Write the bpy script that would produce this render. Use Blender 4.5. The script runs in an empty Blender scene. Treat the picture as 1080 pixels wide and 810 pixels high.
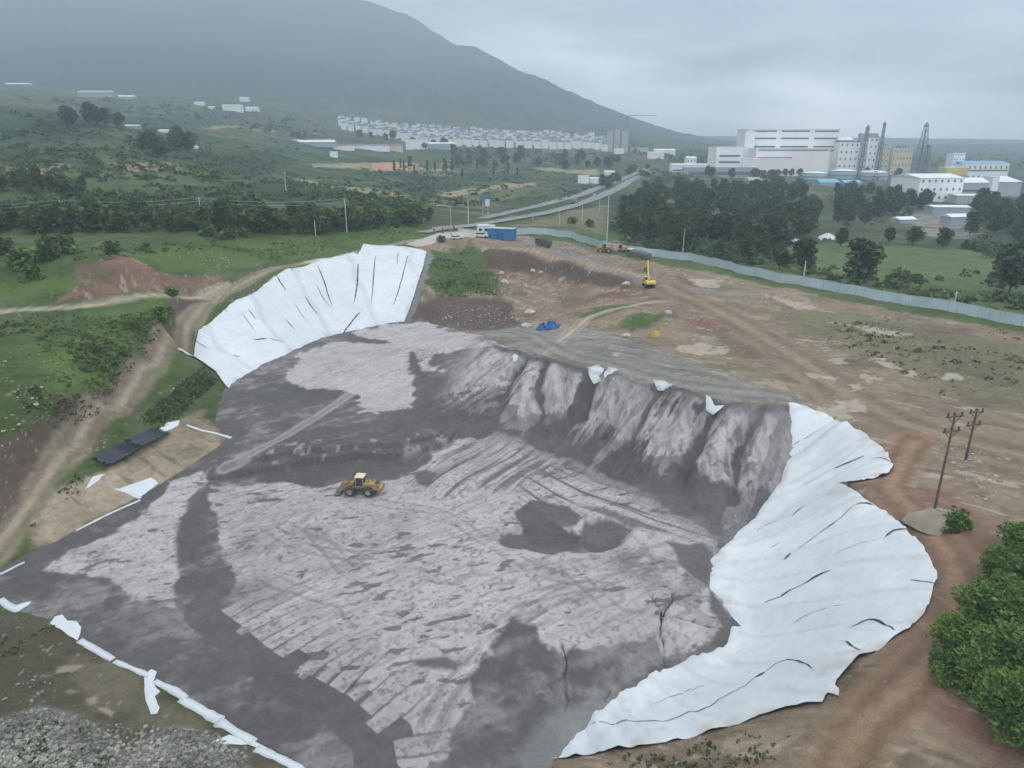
import bpy, math, random
import numpy as np
from mathutils import Vector, Matrix
R = math.radians
rnd = random.Random(7)
rs = np.random.RandomState(11)
Q = 0.85
sc = bpy.context.scene
COL = sc.collection

# ------------------------------------------------------------------ camera and survey helpers
CAM_H, PITCH, FOC = 55.0, R(19.0), 746.0
cp, sp = math.cos(PITCH), math.sin(PITCH)
cam = bpy.data.cameras.new('camera'); camo = bpy.data.objects.new('camera', cam); COL.objects.link(camo)
camo.location = (0, 0, CAM_H); camo.rotation_euler = (R(90) - PITCH, 0, 0)
cam.sensor_width = 36; cam.lens = 36 * FOC / 1080; cam.clip_end = 30000; cam.clip_start = 1
sc.camera = camo

def rays(px, py):
    a = (np.asarray(px, float) - 540) / FOC; b = (405 - np.asarray(py, float)) / FOC
    return a, cp + b * sp, -sp + b * cp
def W(px, py, z):
    dx, dy, dz = rays(px, py); t = (z - CAM_H) / dz
    return dx * t, dy * t
def PY(px, py, Y):
    dx, dy, dz = rays(px, py); t = Y / dy
    return dx * t, Y, CAM_H + dz * t

# ------------------------------------------------------------------ noise
def _hash(ix, iy, seed):
    h = (ix.astype(np.int64) * 374761393 + iy.astype(np.int64) * 668265263 + seed * 974634777) & 0xffffffff
    h = ((h ^ (h >> 13)) * 1274126177) & 0xffffffff
    h = h ^ (h >> 16)
    return (h & 0xffff) / 65535.0
def vnoise(x, y, seed=0):
    ix = np.floor(x); iy = np.floor(y); fx = x - ix; fy = y - iy
    fx = fx * fx * (3 - 2 * fx); fy = fy * fy * (3 - 2 * fy)
    a = _hash(ix, iy, seed); b = _hash(ix + 1, iy, seed); c = _hash(ix, iy + 1, seed); d = _hash(ix + 1, iy + 1, seed)
    return (a + (b - a) * fx) * (1 - fy) + (c + (d - c) * fx) * fy
def fbm(x, y, scale, octv=4, seed=0, gain=.5):
    s = 0; amp = 1; tot = 0; f = 1 / scale
    for o in range(octv):
        c, q = math.cos(o * 1.1 + .3), math.sin(o * 1.1 + .3)
        s = s + amp * vnoise((x * c - y * q) * f + o * 17.3, (x * q + y * c) * f - o * 9.1, seed + o * 31)
        tot += amp; amp *= gain; f *= 2.03
    return s / tot - .5           # about -.5 .. .5
def sstep(a, b, x):
    t = np.clip((x - a) / (b - a), 0, 1); return t * t * (3 - 2 * t)
def aniso(x, y, ang, la, lb, octv=3, seed=0):
    c, q = np.cos(ang), np.sin(ang); u = x * c + y * q; v = -x * q + y * c
    return fbm(u / la, v / lb, 1.0, octv, seed)

# ------------------------------------------------------------------ terrain heights (surveyed spot heights)
SPOT = []
def S(*rows):
    for px, py, z in rows:
        x, y = W(px, py, z); SPOT.append((float(x), float(y), float(z)))
def SY(*rows):
    for px, py, Y in rows:
        x, y, z = PY(px, py, Y); SPOT.append((float(x), float(y), float(z)))
# pit floor
S((400,600,0),(250,570,0),(330,540,0),(480,560,0),(600,640,0),(520,640,0),(450,720,-.5),(400,780,-.8),(250,680,-.2),(120,625,.3),
  (200,730,.2),(300,790,.3),(690,640,-.2),(730,620,-.2),(560,700,-.6),(640,690,-.8),(600,735,-2.6),(540,775,-2.4),(575,790,-3),(690,700,-2),(760,665,-1.2),
  (470,505,.4),(560,510,.5),(640,540,.6),(700,570,.5),(565,545,-.3),(590,575,.2),(610,560,-.7),(640,575,-.6),(660,572,.3))
# fill meets the right liner
S((838,432,11.2),(842,470,7.5),(832,510,4.0),(800,550,1.2),(758,590,-.3),(757,620,-.8),(783,660,-1.5),(775,685,-2.2),(705,713,-3),(650,740,-3.2),(620,770,-3.4),(590,798,-3.2))
# rim of the right liner
S((842,427,12),(895,448,12),(928,470,11.5),(942,495,11),(905,513,10.8),(940,545,10.6),(975,580,10.5),(987,605,10.3),(975,640,10),(950,672,9.5),
  (905,712,8.6),(872,738,7.4),(800,762,4),(700,786,.6),(590,803,-1.6))
# ground outside the near right rim
S((880,775,8.2),(800,800,5),(700,820,2),(600,830,0),(960,750,10.2),(1040,800,11),(1000,650,10.5),(1060,700,11),(930,520,11.2),(990,545,11.5),(1020,500,12),(1060,560,11.5),
  (970,450,12.3),(1040,430,12.5),(900,810,8))
# central slope: crest, middle, foot
S((505,356,8.5),(548,373,10.5),(590,381,11.3),(632,392,11.8),(700,407,12),(760,425,12),(800,424,12))
S((470,375,6.2),(500,410,5.2),(545,425,5.6),(620,440,5.6),(700,470,5.6),(770,490,5.6),(800,470,7.5))
S((470,448,1.4),(510,458,.7),(570,475,.6),(640,505,.6),(700,535,.6),(750,562,.4),(790,540,1.6))
# bench behind the loader and its scarp
S((240,470,1.6),(300,425,2.9),(350,385,3.3),(400,370,3.6),(440,360,4.3),(440,400,3.5),(350,440,2.7),(420,440,2.9),(300,470,2.1),(380,478,2.3),(330,480,2.1),(440,470,1.8),
  (330,504,0),(400,497,.1),(440,488,.2),(280,500,.3),(200,510,1.0),(260,440,2.4))
# left liner, foot and rim
S((237,405,2.5),(270,386,2.9),(300,372,3.1),(350,352,3.5),(420,339,4.3),(445,335,4.8))
S((188,369,7),(215,347,9.8),(250,318,13.4),(300,287,17),(340,275,18.2),(376,268,18.3),(383,259,18.9),(450,266,17.2))
# left verge, pipe yard, path
S((0,600,1),(60,570,1.2),(150,520,1.3),(200,480,1.6),(230,450,2),(225,425,2.8),(180,440,3),(140,475,2.4),(100,510,2),(60,540,2.2),(40,520,3.2),(0,570,2.6),(80,470,4.4),
  (120,430,6),(165,385,8.2),(195,352,9.8),(225,318,13),(250,302,15.2),(300,280,17.3),(345,270,18.4),(400,256,18.8),(440,250,18.2),(200,395,5.2),(170,420,4.4))
# grass bank above the path
S((0,480,7),(40,450,9),(90,410,11),(130,370,13),(170,345,13.5),(0,420,13),(50,370,15.5),(100,335,16.5),(150,320,16.5),(0,328,17),(100,322,17),(180,312,16.5),
  (80,295,21),(120,278,24.5),(120,270,25),(180,285,20),(190,268,22),(30,290,21.5),(40,268,24.5),(0,275,24),(230,280,18.8),(260,258,21.5),(330,255,20.5),(400,244,20.5),(430,240,19.5))
# foreground, near left
S((0,640,.3),(60,652,.3),(160,708,.3),(235,765,.2),(320,808,.1),(60,700,-.3),(150,740,-.4),(220,770,-.3),(40,770,.9),(0,800,1.5),(130,770,.4),(190,800,1.4),(90,810,1),(260,805,.3),(-80,640,.6),(-100,760,1),(-80,560,2.5))
S((320,850,0),(100,900,1),(540,900,-1),(900,900,8),(1150,850,12),(1200,650,13),(1200,480,13))
# excavated corner and plateau
S((455,262,17.2),(500,258,16.6),(460,300,12),(495,285,14),(520,300,11.5),(480,330,6.5),(530,332,6.8),(545,342,7.2),(500,345,6.4),(560,320,7.6),(600,310,8.5),(580,300,9.4),
  (512,280,10.0),(510,262,16.3),(560,266,15.8),(600,276,15.2),(640,286,14.6),(665,293,14.2),(535,284,10.6),(565,287,10.6),(605,298,10.7),(640,304,11.2),(665,305,12.2),(680,302,13.2),(640,310,10.5),(620,330,9.8),(600,345,9.6),(578,346,8.6),(650,350,11.2),
  (700,320,13),(760,360,12.6),(850,390,12.5),(700,380,12),(900,350,13),(980,390,13),(1060,380,13.2),(800,320,13.4),(740,300,13.6))
S((530,254,16.8),(580,256,15.8),(640,268,15),(700,276,14.5),(760,288,14.2),(840,305,13.8),(940,325,13.5),(1080,348,13.2),(1200,370,13))
# beyond the fence
S((640,250,12),(600,240,14),(720,255,9),(800,270,8),(900,290,8),(1000,305,8),(1080,318,8),(900,260,7),(1000,270,7),(1080,280,7),(800,230,6),(900,225,6),(1000,225,5),(700,215,8),(1150,240,5))
SY((700,192,900),(800,186,1050),(900,186,1050),(1000,205,720),(1080,205,740),(1200,205,760),(600,213,520),(640,200,680),(690,178,1150))
S((450,238,18),(500,233,17),(520,228,16.5),(560,221,15.5))
# left hillside, back to the mountain foot
SY((150,212,330),(60,215,320),(0,220,315),(250,215,330),(350,222,340),(420,230,330),(100,182,420),(0,178,430),(200,190,430),(0,145,560),(100,150,560),(0,112,760),(100,126,760),(200,152,720),(300,186,620),(380,195,620),(450,190,800),(550,195,760),
   (-150,100,760),(-150,170,430),(0,108,1200),(200,128,1200),(350,155,1200),(450,168,1200),(560,170,1200),(650,168,1350),
   (0,94,1900),(100,100,1900),(250,110,1900),(360,132,1900),(450,138,2000),(550,140,2100),(640,146,2100),(-200,85,1900),
   (500,156,1500),(600,158,1500),(720,156,2200),(0,88,2500),(300,106,2500),(500,122,2500),(640,136,2600))
SY((800,158,2300),(900,160,2300),(1000,162,2300),(1080,163,2300),(1250,165,2300),(750,151,4000),(900,151.5,4500),(1080,152,4500),(1250,153,4500),(660,146,3400))
# the mountain
SY((0,66,3000),(-250,62,3000),(150,74,3000),(300,88,3000),(450,106,3000),(560,117,3000),(640,140,3300),
   (640,133,3600),(600,107,3700),(560,82,4000),(500,50,4900),(440,24,6000),(380,0,7000),(300,-26,7700),(200,-40,7600),(0,-50,7600),(-300,-50,7600),
   (560,106,3450),(500,92,3500),(440,80,3600),(380,68,3700),(300,58,3800),(200,48,3900),(100,42,3900),(0,38,3900),(-300,38,3900),(440,52,4700),(380,28,5000),(300,8,5300),(150,-6,5200),(0,-10,5200),
   (640,143,5600),(560,110,6000),(440,60,7800),(300,0,9000),(100,0,9000),(-300,0,9000),(700,147,5200),(900,149,7000),(1250,149,7000),(640,146,7000),(560,130,9000))
for p in ((0,18,2),(60,20,9),(-60,20,3),(120,10,12),(-140,20,6),(220,60,11),(-260,80,22),(420,150,6),(-420,200,45)):
    SPOT.append(p)
SPOT = np.array(SPOT)
def tq(x, y):
    r = np.hypot(x, y); return np.arctan2(x, y), np.log(np.maximum(r, 4.0))
ca, cb = tq(SPOT[:, 0], SPOT[:, 1]); CC = .012
def _k(d2): return np.sqrt(d2 + CC * CC)
n = len(SPOT)
_A = np.zeros((n + 3, n + 3))
_A[:n, :n] = -_k((ca[:, None] - ca) ** 2 + (cb[:, None] - cb) ** 2) - np.eye(n) * .002
_A[:n, n] = 1; _A[:n, n + 1] = ca; _A[:n, n + 2] = cb; _A[n:, :n] = _A[:n, n:].T
_w = np.linalg.solve(_A, np.concatenate([SPOT[:, 2], np.zeros(3)]))
def H0(x, y):
    x = np.asarray(x, float); y = np.asarray(y, float); sh = x.shape; x = x.ravel(); y = y.ravel()
    out = np.empty(len(x))
    for i in range(0, len(x), 40000):
        a, b = tq(x[i:i + 40000], y[i:i + 40000])
        d2 = (a[:, None] - ca) ** 2 + (b[:, None] - cb) ** 2
        out[i:i + 40000] = -_k(d2) @ _w[:n] + _w[n] + _w[n + 1] * a + _w[n + 2] * b
    return out.reshape(sh)

def G(px, py, Hf=H0):
    """where the sight line through a photo point meets the ground"""
    px = np.atleast_1d(np.asarray(px, float)); py = np.atleast_1d(np.asarray(py, float))
    dx, dy, dz = rays(px, py)
    ts = np.geomspace(35, 9000, 420)
    lo = np.full(len(px), ts[-1]); hi = lo.copy(); done = np.zeros(len(px), bool); prev = ts[0]
    zz = CAM_H + dz[:, None] * ts
    below = zz < Hf(dx[:, None] * ts, dy[:, None] * ts)
    k = np.where(below.any(1), below.argmax(1), len(ts) - 1)
    lo = ts[np.maximum(k - 1, 0)].copy(); hi = ts[k].copy()
    for _ in range(14):
        m = (lo + hi) / 2; b = CAM_H + dz * m < Hf(dx * m, dy * m)
        hi = np.where(b, m, hi); lo = np.where(b, lo, m)
    return np.stack([dx * hi, dy * hi], 1)
def GP(*pts):
    a = np.array(pts, float); return G(a[:, 0], a[:, 1])

def sdf(poly, x, y):
    """signed distance, positive inside (computed only near the polygon)"""
    poly = np.asarray(poly); sh = x.shape; x = x.ravel(); y = y.ravel()
    mg = 25.0
    m = (x > poly[:, 0].min() - mg) & (x < poly[:, 0].max() + mg) & (y > poly[:, 1].min() - mg) & (y < poly[:, 1].max() + mg)
    out = np.full(len(x), -mg); X = x[m]; Y = y[m]
    if len(X):
        d = np.full(len(X), 1e18); ins = np.zeros(len(X), bool)
        for i in range(len(poly)):
            x0, y0 = poly[i]; x1, y1 = poly[(i + 1) % len(poly)]
            ex, ey = x1 - x0, y1 - y0; l2 = ex * ex + ey * ey + 1e-12
            t = np.clip(((X - x0) * ex + (Y - y0) * ey) / l2, 0, 1)
            d = np.minimum(d, (X - x0 - t * ex) ** 2 + (Y - y0 - t * ey) ** 2)
            c = (y0 > Y) != (y1 > Y)
            if abs(ey) > 1e-12: ins ^= c & (X < ex * (Y - y0) / ey + x0)
        out[m] = np.sqrt(d) * np.where(ins, 1, -1)
    return out.reshape(sh)
def ldist(line, x, y, mg=30.0, along=False):
    """distance to a polyline (and length along it)"""
    line = np.asarray(line); sh = x.shape; x = x.ravel(); y = y.ravel()
    m = (x > line[:, 0].min() - mg) & (x < line[:, 0].max() + mg) & (y > line[:, 1].min() - mg) & (y < line[:, 1].max() + mg)
    out = np.full(len(x), mg); al = np.zeros(len(x)); sd = np.zeros(len(x)); X = x[m]; Y = y[m]
    if len(X):
        d = np.full(len(X), 1e18); a = np.zeros(len(X)); sg = np.zeros(len(X)); acc = 0
        for i in range(len(line) - 1):
            x0, y0 = line[i]; x1, y1 = line[i + 1]; ex, ey = x1 - x0, y1 - y0; L = math.hypot(ex, ey)
            t = np.clip(((X - x0) * ex + (Y - y0) * ey) / (L * L + 1e-12), 0, 1)
            dd = (X - x0 - t * ex) ** 2 + (Y - y0 - t * ey) ** 2
            b = dd < d; d = np.where(b, dd, d); a = np.where(b, acc + t * L, a); sg = np.where(b, np.sign(ex * (Y - y0) - ey * (X - x0)), sg); acc += L
        out[m] = np.sqrt(d); al[m] = a; sd[m] = sg
    if along: return out.reshape(sh), al.reshape(sh), sd.reshape(sh)
    return out.reshape(sh)
def smooth(pts, k=4):
    """Catmull-Rom through points"""
    p = np.asarray(pts, float); q = np.vstack([2 * p[0] - p[1], p, 2 * p[-1] - p[-2]]); out = []
    for i in range(1, len(q) - 2):
        for j in range(k):
            t = j / k
            out.append(.5 * (2 * q[i] + (q[i + 1] - q[i - 1]) * t + (2 * q[i - 1] - 5 * q[i] + 4 * q[i + 1] - q[i + 2]) * t * t + (-q[i - 1] + 3 * q[i] - 3 * q[i + 1] + q[i + 2]) * t ** 3))
    out.append(p[-1]); return np.array(out)

# ------------------------------------------------------------------ mesh and tagging helpers
def tag(o, label=None, cat=None, group=None, kind=None):
    if label: o['label'] = label
    if cat: o['category'] = cat
    if group: o['group'] = group
    if kind: o['kind'] = kind
    return o
def link(name, me, parent=None):
    o = bpy.data.objects.new(name, me); COL.objects.link(o)
    if parent is not None: o.parent = parent
    return o
def empty(name, loc, rz=0, **kw):
    o = bpy.data.objects.new(name, None); COL.objects.link(o); o.location = loc; o.rotation_euler = (0, 0, rz); o.empty_display_size = .2
    return tag(o, **kw)
def np_mesh(name, co, faces, mat, colors=None, attrs=None, smooth_sh=True):
    """faces: int array (m,4) or (m,3)"""
    me = bpy.data.meshes.new(name); co = np.asarray(co, np.float32); faces = np.asarray(faces, np.int32)
    k = faces.shape[1]
    me.vertices.add(len(co)); me.vertices.foreach_set('co', co.ravel())
    me.loops.add(faces.size); me.loops.foreach_set('vertex_index', faces.ravel())
    me.polygons.add(len(faces)); me.polygons.foreach_set('loop_start', np.arange(0, faces.size, k, dtype=np.int32))
    me.polygons.foreach_set('use_smooth', np.full(len(faces), smooth_sh))
    me.update(calc_edges=True)
    if colors is not None:
        a = me.color_attributes.new('Col', 'FLOAT_COLOR', 'POINT')
        c = np.ones((len(co), 4), np.float32); c[:, :3] = colors; a.data.foreach_set('color', c.ravel())
    for nm, v in (attrs or {}).items():
        a = me.attributes.new(nm, 'FLOAT', 'POINT'); a.data.foreach_set('value', np.asarray(v, np.float32).ravel())
    me.materials.append(mat); me.validate()
    return me
class MB:
    def __init__(s): s.v = []; s.f = []
    def add(s, vs, fs):
        b = len(s.v); s.v += [tuple(v) for v in vs]; s.f += [tuple(i + b for i in f) for f in fs]; return s
    def box(s, c, d, rz=0, M=None, taper=1.0):
        x, y, z = (q / 2 for q in d); vs = []
        for k in (-1, 1):
            tp = taper if k > 0 else 1
            for (a, b) in ((-1, -1), (1, -1), (1, 1), (-1, 1)): vs.append(Vector((a * x * tp, b * y * tp, k * z)))
        m = (M or Matrix.Identity(4)) if M else Matrix.Rotation(rz, 4, 'Z')
        vs = [m @ v + Vector(c) for v in vs]
        return s.add(vs, [(3, 2, 1, 0), (4, 5, 6, 7), (0, 1, 5, 4), (1, 2, 6, 5), (2, 3, 7, 6), (3, 0, 4, 7)])
    def bbox(s, x0, x1, y0, y1, z0, z1, bv=0):
        """axis box with chamfered vertical and top edges when bv > 0"""
        if not bv: return s.box(((x0 + x1) / 2, (y0 + y1) / 2, (z0 + z1) / 2), (x1 - x0, y1 - y0, z1 - z0))
        def ring(i, z): return [(x0 + i + bv, y0 + i, z), (x1 - i - bv, y0 + i, z), (x1 - i, y0 + i + bv, z), (x1 - i, y1 - i - bv, z), (x1 - i - bv, y1 - i, z), (x0 + i + bv, y1 - i, z), (x0 + i, y1 - i - bv, z), (x0 + i, y0 + i + bv, z)]
        vs = ring(bv, z0) + ring(0, z0 + bv) + ring(0, z1 - bv) + ring(bv, z1); fs = [tuple(range(7, -1, -1)), tuple(range(24, 32))]
        for k in range(3):
            for j in range(8): fs.append((k * 8 + j, k * 8 + (j + 1) % 8, k * 8 + 8 + (j + 1) % 8, k * 8 + 8 + j))
        return s.add(vs, fs)
    def tube(s, pts, r, n=8, cap=True):
        pts = [Vector(p) for p in pts]; rr = r if isinstance(r, (list, tuple)) else [r] * len(pts); b = len(s.v); vs = []; fs = []
        for i, p in enumerate(pts):
            d = (pts[min(i + 1, len(pts) - 1)] - pts[max(i - 1, 0)]).normalized()
            u = d.cross(Vector((0, 0, 1)) if abs(d.z) < .9 else Vector((1, 0, 0))).normalized(); w = d.cross(u)
            for j in range(n):
                a = 2 * math.pi * j / n; vs.append(p + (u * math.cos(a) + w * math.sin(a)) * rr[i])
        for i in range(len(pts) - 1):
            for j in range(n): fs.append((i * n + j, i * n + (j + 1) % n, (i + 1) * n + (j + 1) % n, (i + 1) * n + j))
        if cap: fs += [tuple(range(n - 1, -1, -1)), tuple(range((len(pts) - 1) * n, len(pts) * n))]
        return s.add(vs, fs)
    def beam(s, p0, p1, w, h):
        p0 = Vector(p0); p1 = Vector(p1); d = (p1 - p0).normalized()
        u = d.cross(Vector((0, 0, 1))); u = u.normalized() if u.length > 1e-4 else Vector((1, 0, 0)); t = u.cross(d)
        vs = [p + u * a * w / 2 + t * b * h / 2 for p in (p0, p1) for (a, b) in ((-1, -1), (1, -1), (1, 1), (-1, 1))]
        return s.add(vs, [(3, 2, 1, 0), (4, 5, 6, 7), (0, 1, 5, 4), (1, 2, 6, 5), (2, 3, 7, 6), (3, 0, 4, 7)])
    def prism(s, prof, y0, y1):
        """profile in xz extruded along y"""
        k = len(prof); vs = [(x, y0, z) for x, z in prof] + [(x, y1, z) for x, z in prof]
        return s.add(vs, [tuple(range(k - 1, -1, -1)), tuple(range(k, 2 * k))] + [(i, (i + 1) % k, k + (i + 1) % k, k + i) for i in range(k)])
    def lathe_y(s, c, prof, n=16):
        """profile (radius, y) round the y axis"""
        vs = []; fs = []; k = len(prof)
        for j in range(n):
            a = 2 * math.pi * j / n
            for r, y in prof: vs.append((c[0] + r * math.cos(a), c[1] + y, c[2] + r * math.sin(a)))
        for j in range(n):
            for i in range(k - 1): fs.append((j * k + i, j * k + i + 1, ((j + 1) % n) * k + i + 1, ((j + 1) % n) * k + i))
        return s.add(vs, fs)
    def lathe_z(s, c, prof, n=20):
        vs = []; fs = []; k = len(prof)
        for j in range(n):
            a = 2 * math.pi * j / n
            for r, z in prof: vs.append((c[0] + r * math.cos(a), c[1] + r * math.sin(a), c[2] + z))
        for j in range(n):
            for i in range(k - 1): fs.append((j * k + i, ((j + 1) % n) * k + i, ((j + 1) % n) * k + i + 1, j * k + i + 1))
        return s.add(vs, fs)
    def build(s, name, mat, parent=None, smooth_sh=False):
        me = bpy.data.meshes.new(name); me.from_pydata(s.v, [], s.f)
        if smooth_sh:
            me.polygons.foreach_set('use_smooth', [True] * len(me.polygons))
        me.materials.append(mat); me.update()
        import bmesh
        bm = bmesh.new(); bm.from_mesh(me); bmesh.ops.recalc_face_normals(bm, faces=bm.faces); bm.to_mesh(me); bm.free()
        return link(name, me, parent)
def copy_tree(o, parent=None):
    c = o.copy(); COL.objects.link(c); c.parent = parent
    for ch in o.children: copy_tree(ch, c)
    return c

# ------------------------------------------------------------------ materials
def nt(name):
    m = bpy.data.materials.new(name); m.use_nodes = True; t = m.node_tree; t.nodes.clear()
    out = t.nodes.new('ShaderNodeOutputMaterial'); b = t.nodes.new('ShaderNodeBsdfPrincipled'); t.links.new(b.outputs[0], out.inputs[0])
    return m, t, b
def noise_node(t, scale, detail=3, coord='Object', stretch=None):
    tc = t.nodes.new('ShaderNodeTexCoord'); no = t.nodes.new('ShaderNodeTexNoise'); no.inputs['Scale'].default_value = scale; no.inputs['Detail'].default_value = detail
    if stretch:
        mp = t.nodes.new('ShaderNodeMapping'); mp.inputs['Scale'].default_value = stretch; t.links.new(tc.outputs[coord], mp.inputs[0]); t.links.new(mp.outputs[0], no.inputs[0])
    else: t.links.new(tc.outputs[coord], no.inputs[0])
    return no
def mat(name, col, rough=.7, var=.25, scale=1.5, metal=0, bump=0, spec=.3, dirt=None):
    """painted / plain surface with uneven tone; dirt = second colour in blotches"""
    m, t, b = nt(name); no = noise_node(t, scale, 5); rp = t.nodes.new('ShaderNodeValToRGB')
    rp.color_ramp.elements[0].position = .3; rp.color_ramp.elements[1].position = .7
    d = dirt or tuple(c * (1 - var) for c in col)
    rp.color_ramp.elements[0].color = (*d, 1); rp.color_ramp.elements[1].color = (*[min(1, c * (1 + var * .4)) for c in col], 1)
    t.links.new(no.outputs[0], rp.inputs[0]); t.links.new(rp.outputs[0], b.inputs['Base Color'])
    b.inputs['Roughness'].default_value = rough; b.inputs['Metallic'].default_value = metal; b.inputs['Specular IOR Level'].default_value = spec
    if bump:
        bp = t.nodes.new('ShaderNodeBump'); bp.inputs['Strength'].default_value = bump; n2 = noise_node(t, scale * 4, 4)
        t.links.new(n2.outputs[0], bp.inputs['Height']); t.links.new(bp.outputs[0], b.inputs['Normal'])
    return m
def vcol_mat(name, fine, amount, bump, rough=.9, bumpdist=.15, rattr=None, spec=.2):
    """surface whose colour is mapped per vertex, with procedural grain on top"""
    m, t, b = nt(name); at = t.nodes.new('ShaderNodeAttribute'); at.attribute_name = 'Col'
    no = noise_node(t, fine, 4); no2 = noise_node(t, fine * 6.3, 3)
    ad = t.nodes.new('ShaderNodeMath'); ad.operation = 'ADD'; t.links.new(no.outputs[0], ad.inputs[0]); t.links.new(no2.outputs[0], ad.inputs[1])
    mr = t.nodes.new('ShaderNodeMapRange'); mr.inputs[1].default_value = .6; mr.inputs[2].default_value = 1.4; mr.inputs[3].default_value = 1 - amount; mr.inputs[4].default_value = 1 + amount
    t.links.new(ad.outputs[0], mr.inputs[0])
    mx = t.nodes.new('ShaderNodeVectorMath'); mx.operation = 'SCALE'; t.links.new(at.outputs['Color'], mx.inputs[0]); t.links.new(mr.outputs[0], mx.inputs['Scale'])
    t.links.new(mx.outputs[0], b.inputs['Base Color']); b.inputs['Roughness'].default_value = rough; b.inputs['Specular IOR Level'].default_value = spec
    if rattr:
        ra = t.nodes.new('ShaderNodeAttribute'); ra.attribute_name = rattr; t.links.new(ra.outputs['Fac'], b.inputs['Roughness'])
    if bump:
        bp = t.nodes.new('ShaderNodeBump'); bp.inputs['Strength'].default_value = bump; bp.inputs['Distance'].default_value = bumpdist
        t.links.new(ad.outputs[0], bp.inputs['Height']); t.links.new(bp.outputs[0], b.inputs['Normal'])
    return m

# ------------------------------------------------------------------ light, sky, air
SUN_EL, SUN_AZ = R(52), R(-140)     # compass-like: 0 = +Y, clockwise
w = bpy.data.worlds.new('World'); sc.world = w; w.use_nodes = True; t = w.node_tree; t.nodes.clear()
wo = t.nodes.new('ShaderNodeOutputWorld'); bg = t.nodes.new('ShaderNodeBackground'); bg.inputs[1].default_value = 1
sky = t.nodes.new('ShaderNodeTexSky'); sky.sky_type = 'NISHITA'; sky.sun_disc = False; sky.sun_elevation = SUN_EL; sky.sun_rotation = SUN_AZ
bg2 = t.nodes.new('ShaderNodeBackground'); bg2.inputs[1].default_value = .05; t.links.new(sky.outputs[0], bg2.inputs[0])
tc = t.nodes.new('ShaderNodeTexCoord'); sep = t.nodes.new('ShaderNodeSeparateXYZ'); t.links.new(tc.outputs['Generated'], sep.inputs[0])
up = t.nodes.new('ShaderNodeMapRange'); up.inputs[1].default_value = 0; up.inputs[2].default_value = .75; t.links.new(sep.outputs[2], up.inputs[0])
ramp = t.nodes.new('ShaderNodeValToRGB'); e = ramp.color_ramp.elements
e[0].position = 0; e[0].color = (2.25, 2.18, 2.12, 1); e[1].position = 1; e[1].color = (1.36, 1.38, 1.40, 1)
x = e.new(.10); x.color = (2.05, 2.0, 1.95, 1)
x = e.new(.21); x.color = (1.25, 1.24, 1.23, 1)
x = e.new(.45); x.color = (1.12, 1.14, 1.16, 1)
t.links.new(up.outputs[0], ramp.inputs[0])
# cloud masses, stretched along the horizon
mp = t.nodes.new('ShaderNodeMapping'); mp.inputs['Scale'].default_value = (1.2, 1.2, 5.0); t.links.new(tc.outputs['Generated'], mp.inputs[0])
cn = t.nodes.new('ShaderNodeTexNoise'); cn.inputs['Scale'].default_value = 2.6; cn.inputs['Detail'].default_value = 6; cn.inputs['Roughness'].default_value = .55; t.links.new(mp.outputs[0], cn.inputs[0])
cm = t.nodes.new('ShaderNodeMapRange'); cm.inputs[1].default_value = .3; cm.inputs[2].default_value = .7; cm.inputs[3].default_value = .30; cm.inputs[4].default_value = 1.75; t.links.new(cn.outputs[0], cm.inputs[0])
# thicker cloud towards the mountain side
lr = t.nodes.new('ShaderNodeMapRange'); lr.inputs[1].default_value = -.6; lr.inputs[2].default_value = .35; lr.inputs[3].default_value = .55; lr.inputs[4].default_value = 1.3; t.links.new(sep.outputs[0], lr.inputs[0])
mm = t.nodes.new('ShaderNodeMath'); mm.operation = 'MULTIPLY'; t.links.new(cm.outputs[0], mm.inputs[0]); t.links.new(lr.outputs[0], mm.inputs[1])
sca = t.nodes.new('ShaderNodeVectorMath'); sca.operation = 'SCALE'; t.links.new(ramp.outputs[0], sca.inputs[0]); t.links.new(mm.outputs[0], sca.inputs['Scale'])
t.links.new(sca.outputs[0], bg.inputs[0])
mixs = t.nodes.new('ShaderNodeMixShader'); mixs.inputs[0].default_value = .9; t.links.new(bg2.outputs[0], mixs.inputs[1]); t.links.new(bg.outputs[0], mixs.inputs[2]); t.links.new(mixs.outputs[0], wo.inputs[0])
sun = bpy.data.lights.new('sun', 'SUN'); sun.energy = .9; sun.angle = R(25); sun.color = (1, .96, .9)
so = bpy.data.objects.new('sun', sun); COL.objects.link(so)
sdir = Vector((math.sin(SUN_AZ) * math.cos(SUN_EL), math.cos(SUN_AZ) * math.cos(SUN_EL), math.sin(SUN_EL)))
so.rotation_euler = sdir.to_track_quat('Z', 'Y').to_euler(); so.location = (0, 0, 300)
vs = sc.view_settings; vs.view_transform = 'Standard'; vs.look = 'None'; vs.exposure = .68; vs.gamma = 1; vs.use_curve_mapping = False
sc.render.engine = 'CYCLES'; cy = sc.cycles; cy.use_denoising = True; cy.max_bounces = 5; cy.diffuse_bounces = 2; cy.glossy_bounces = 2; cy.volume_bounces = 1; cy.transparent_max_bounces = 8
cy.adaptive_threshold = .02
HAZE = .00030
def make_haze():
    m = bpy.data.materials.new('haze'); m.use_nodes = True; t = m.node_tree; t.nodes.clear()
    o = t.nodes.new('ShaderNodeOutputMaterial'); v = t.nodes.new('ShaderNodeVolumePrincipled'); t.links.new(v.outputs[0], o.inputs['Volume'])
    v.inputs['Color'].default_value = (.42, .54, .64, 1); v.inputs['Density'].default_value = HAZE
    mb = MB().box((0, 2600, 575 - 60), (16000, 13200, 1270)); ob = mb.build('haze', m); tag(ob, kind='stuff')
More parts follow.
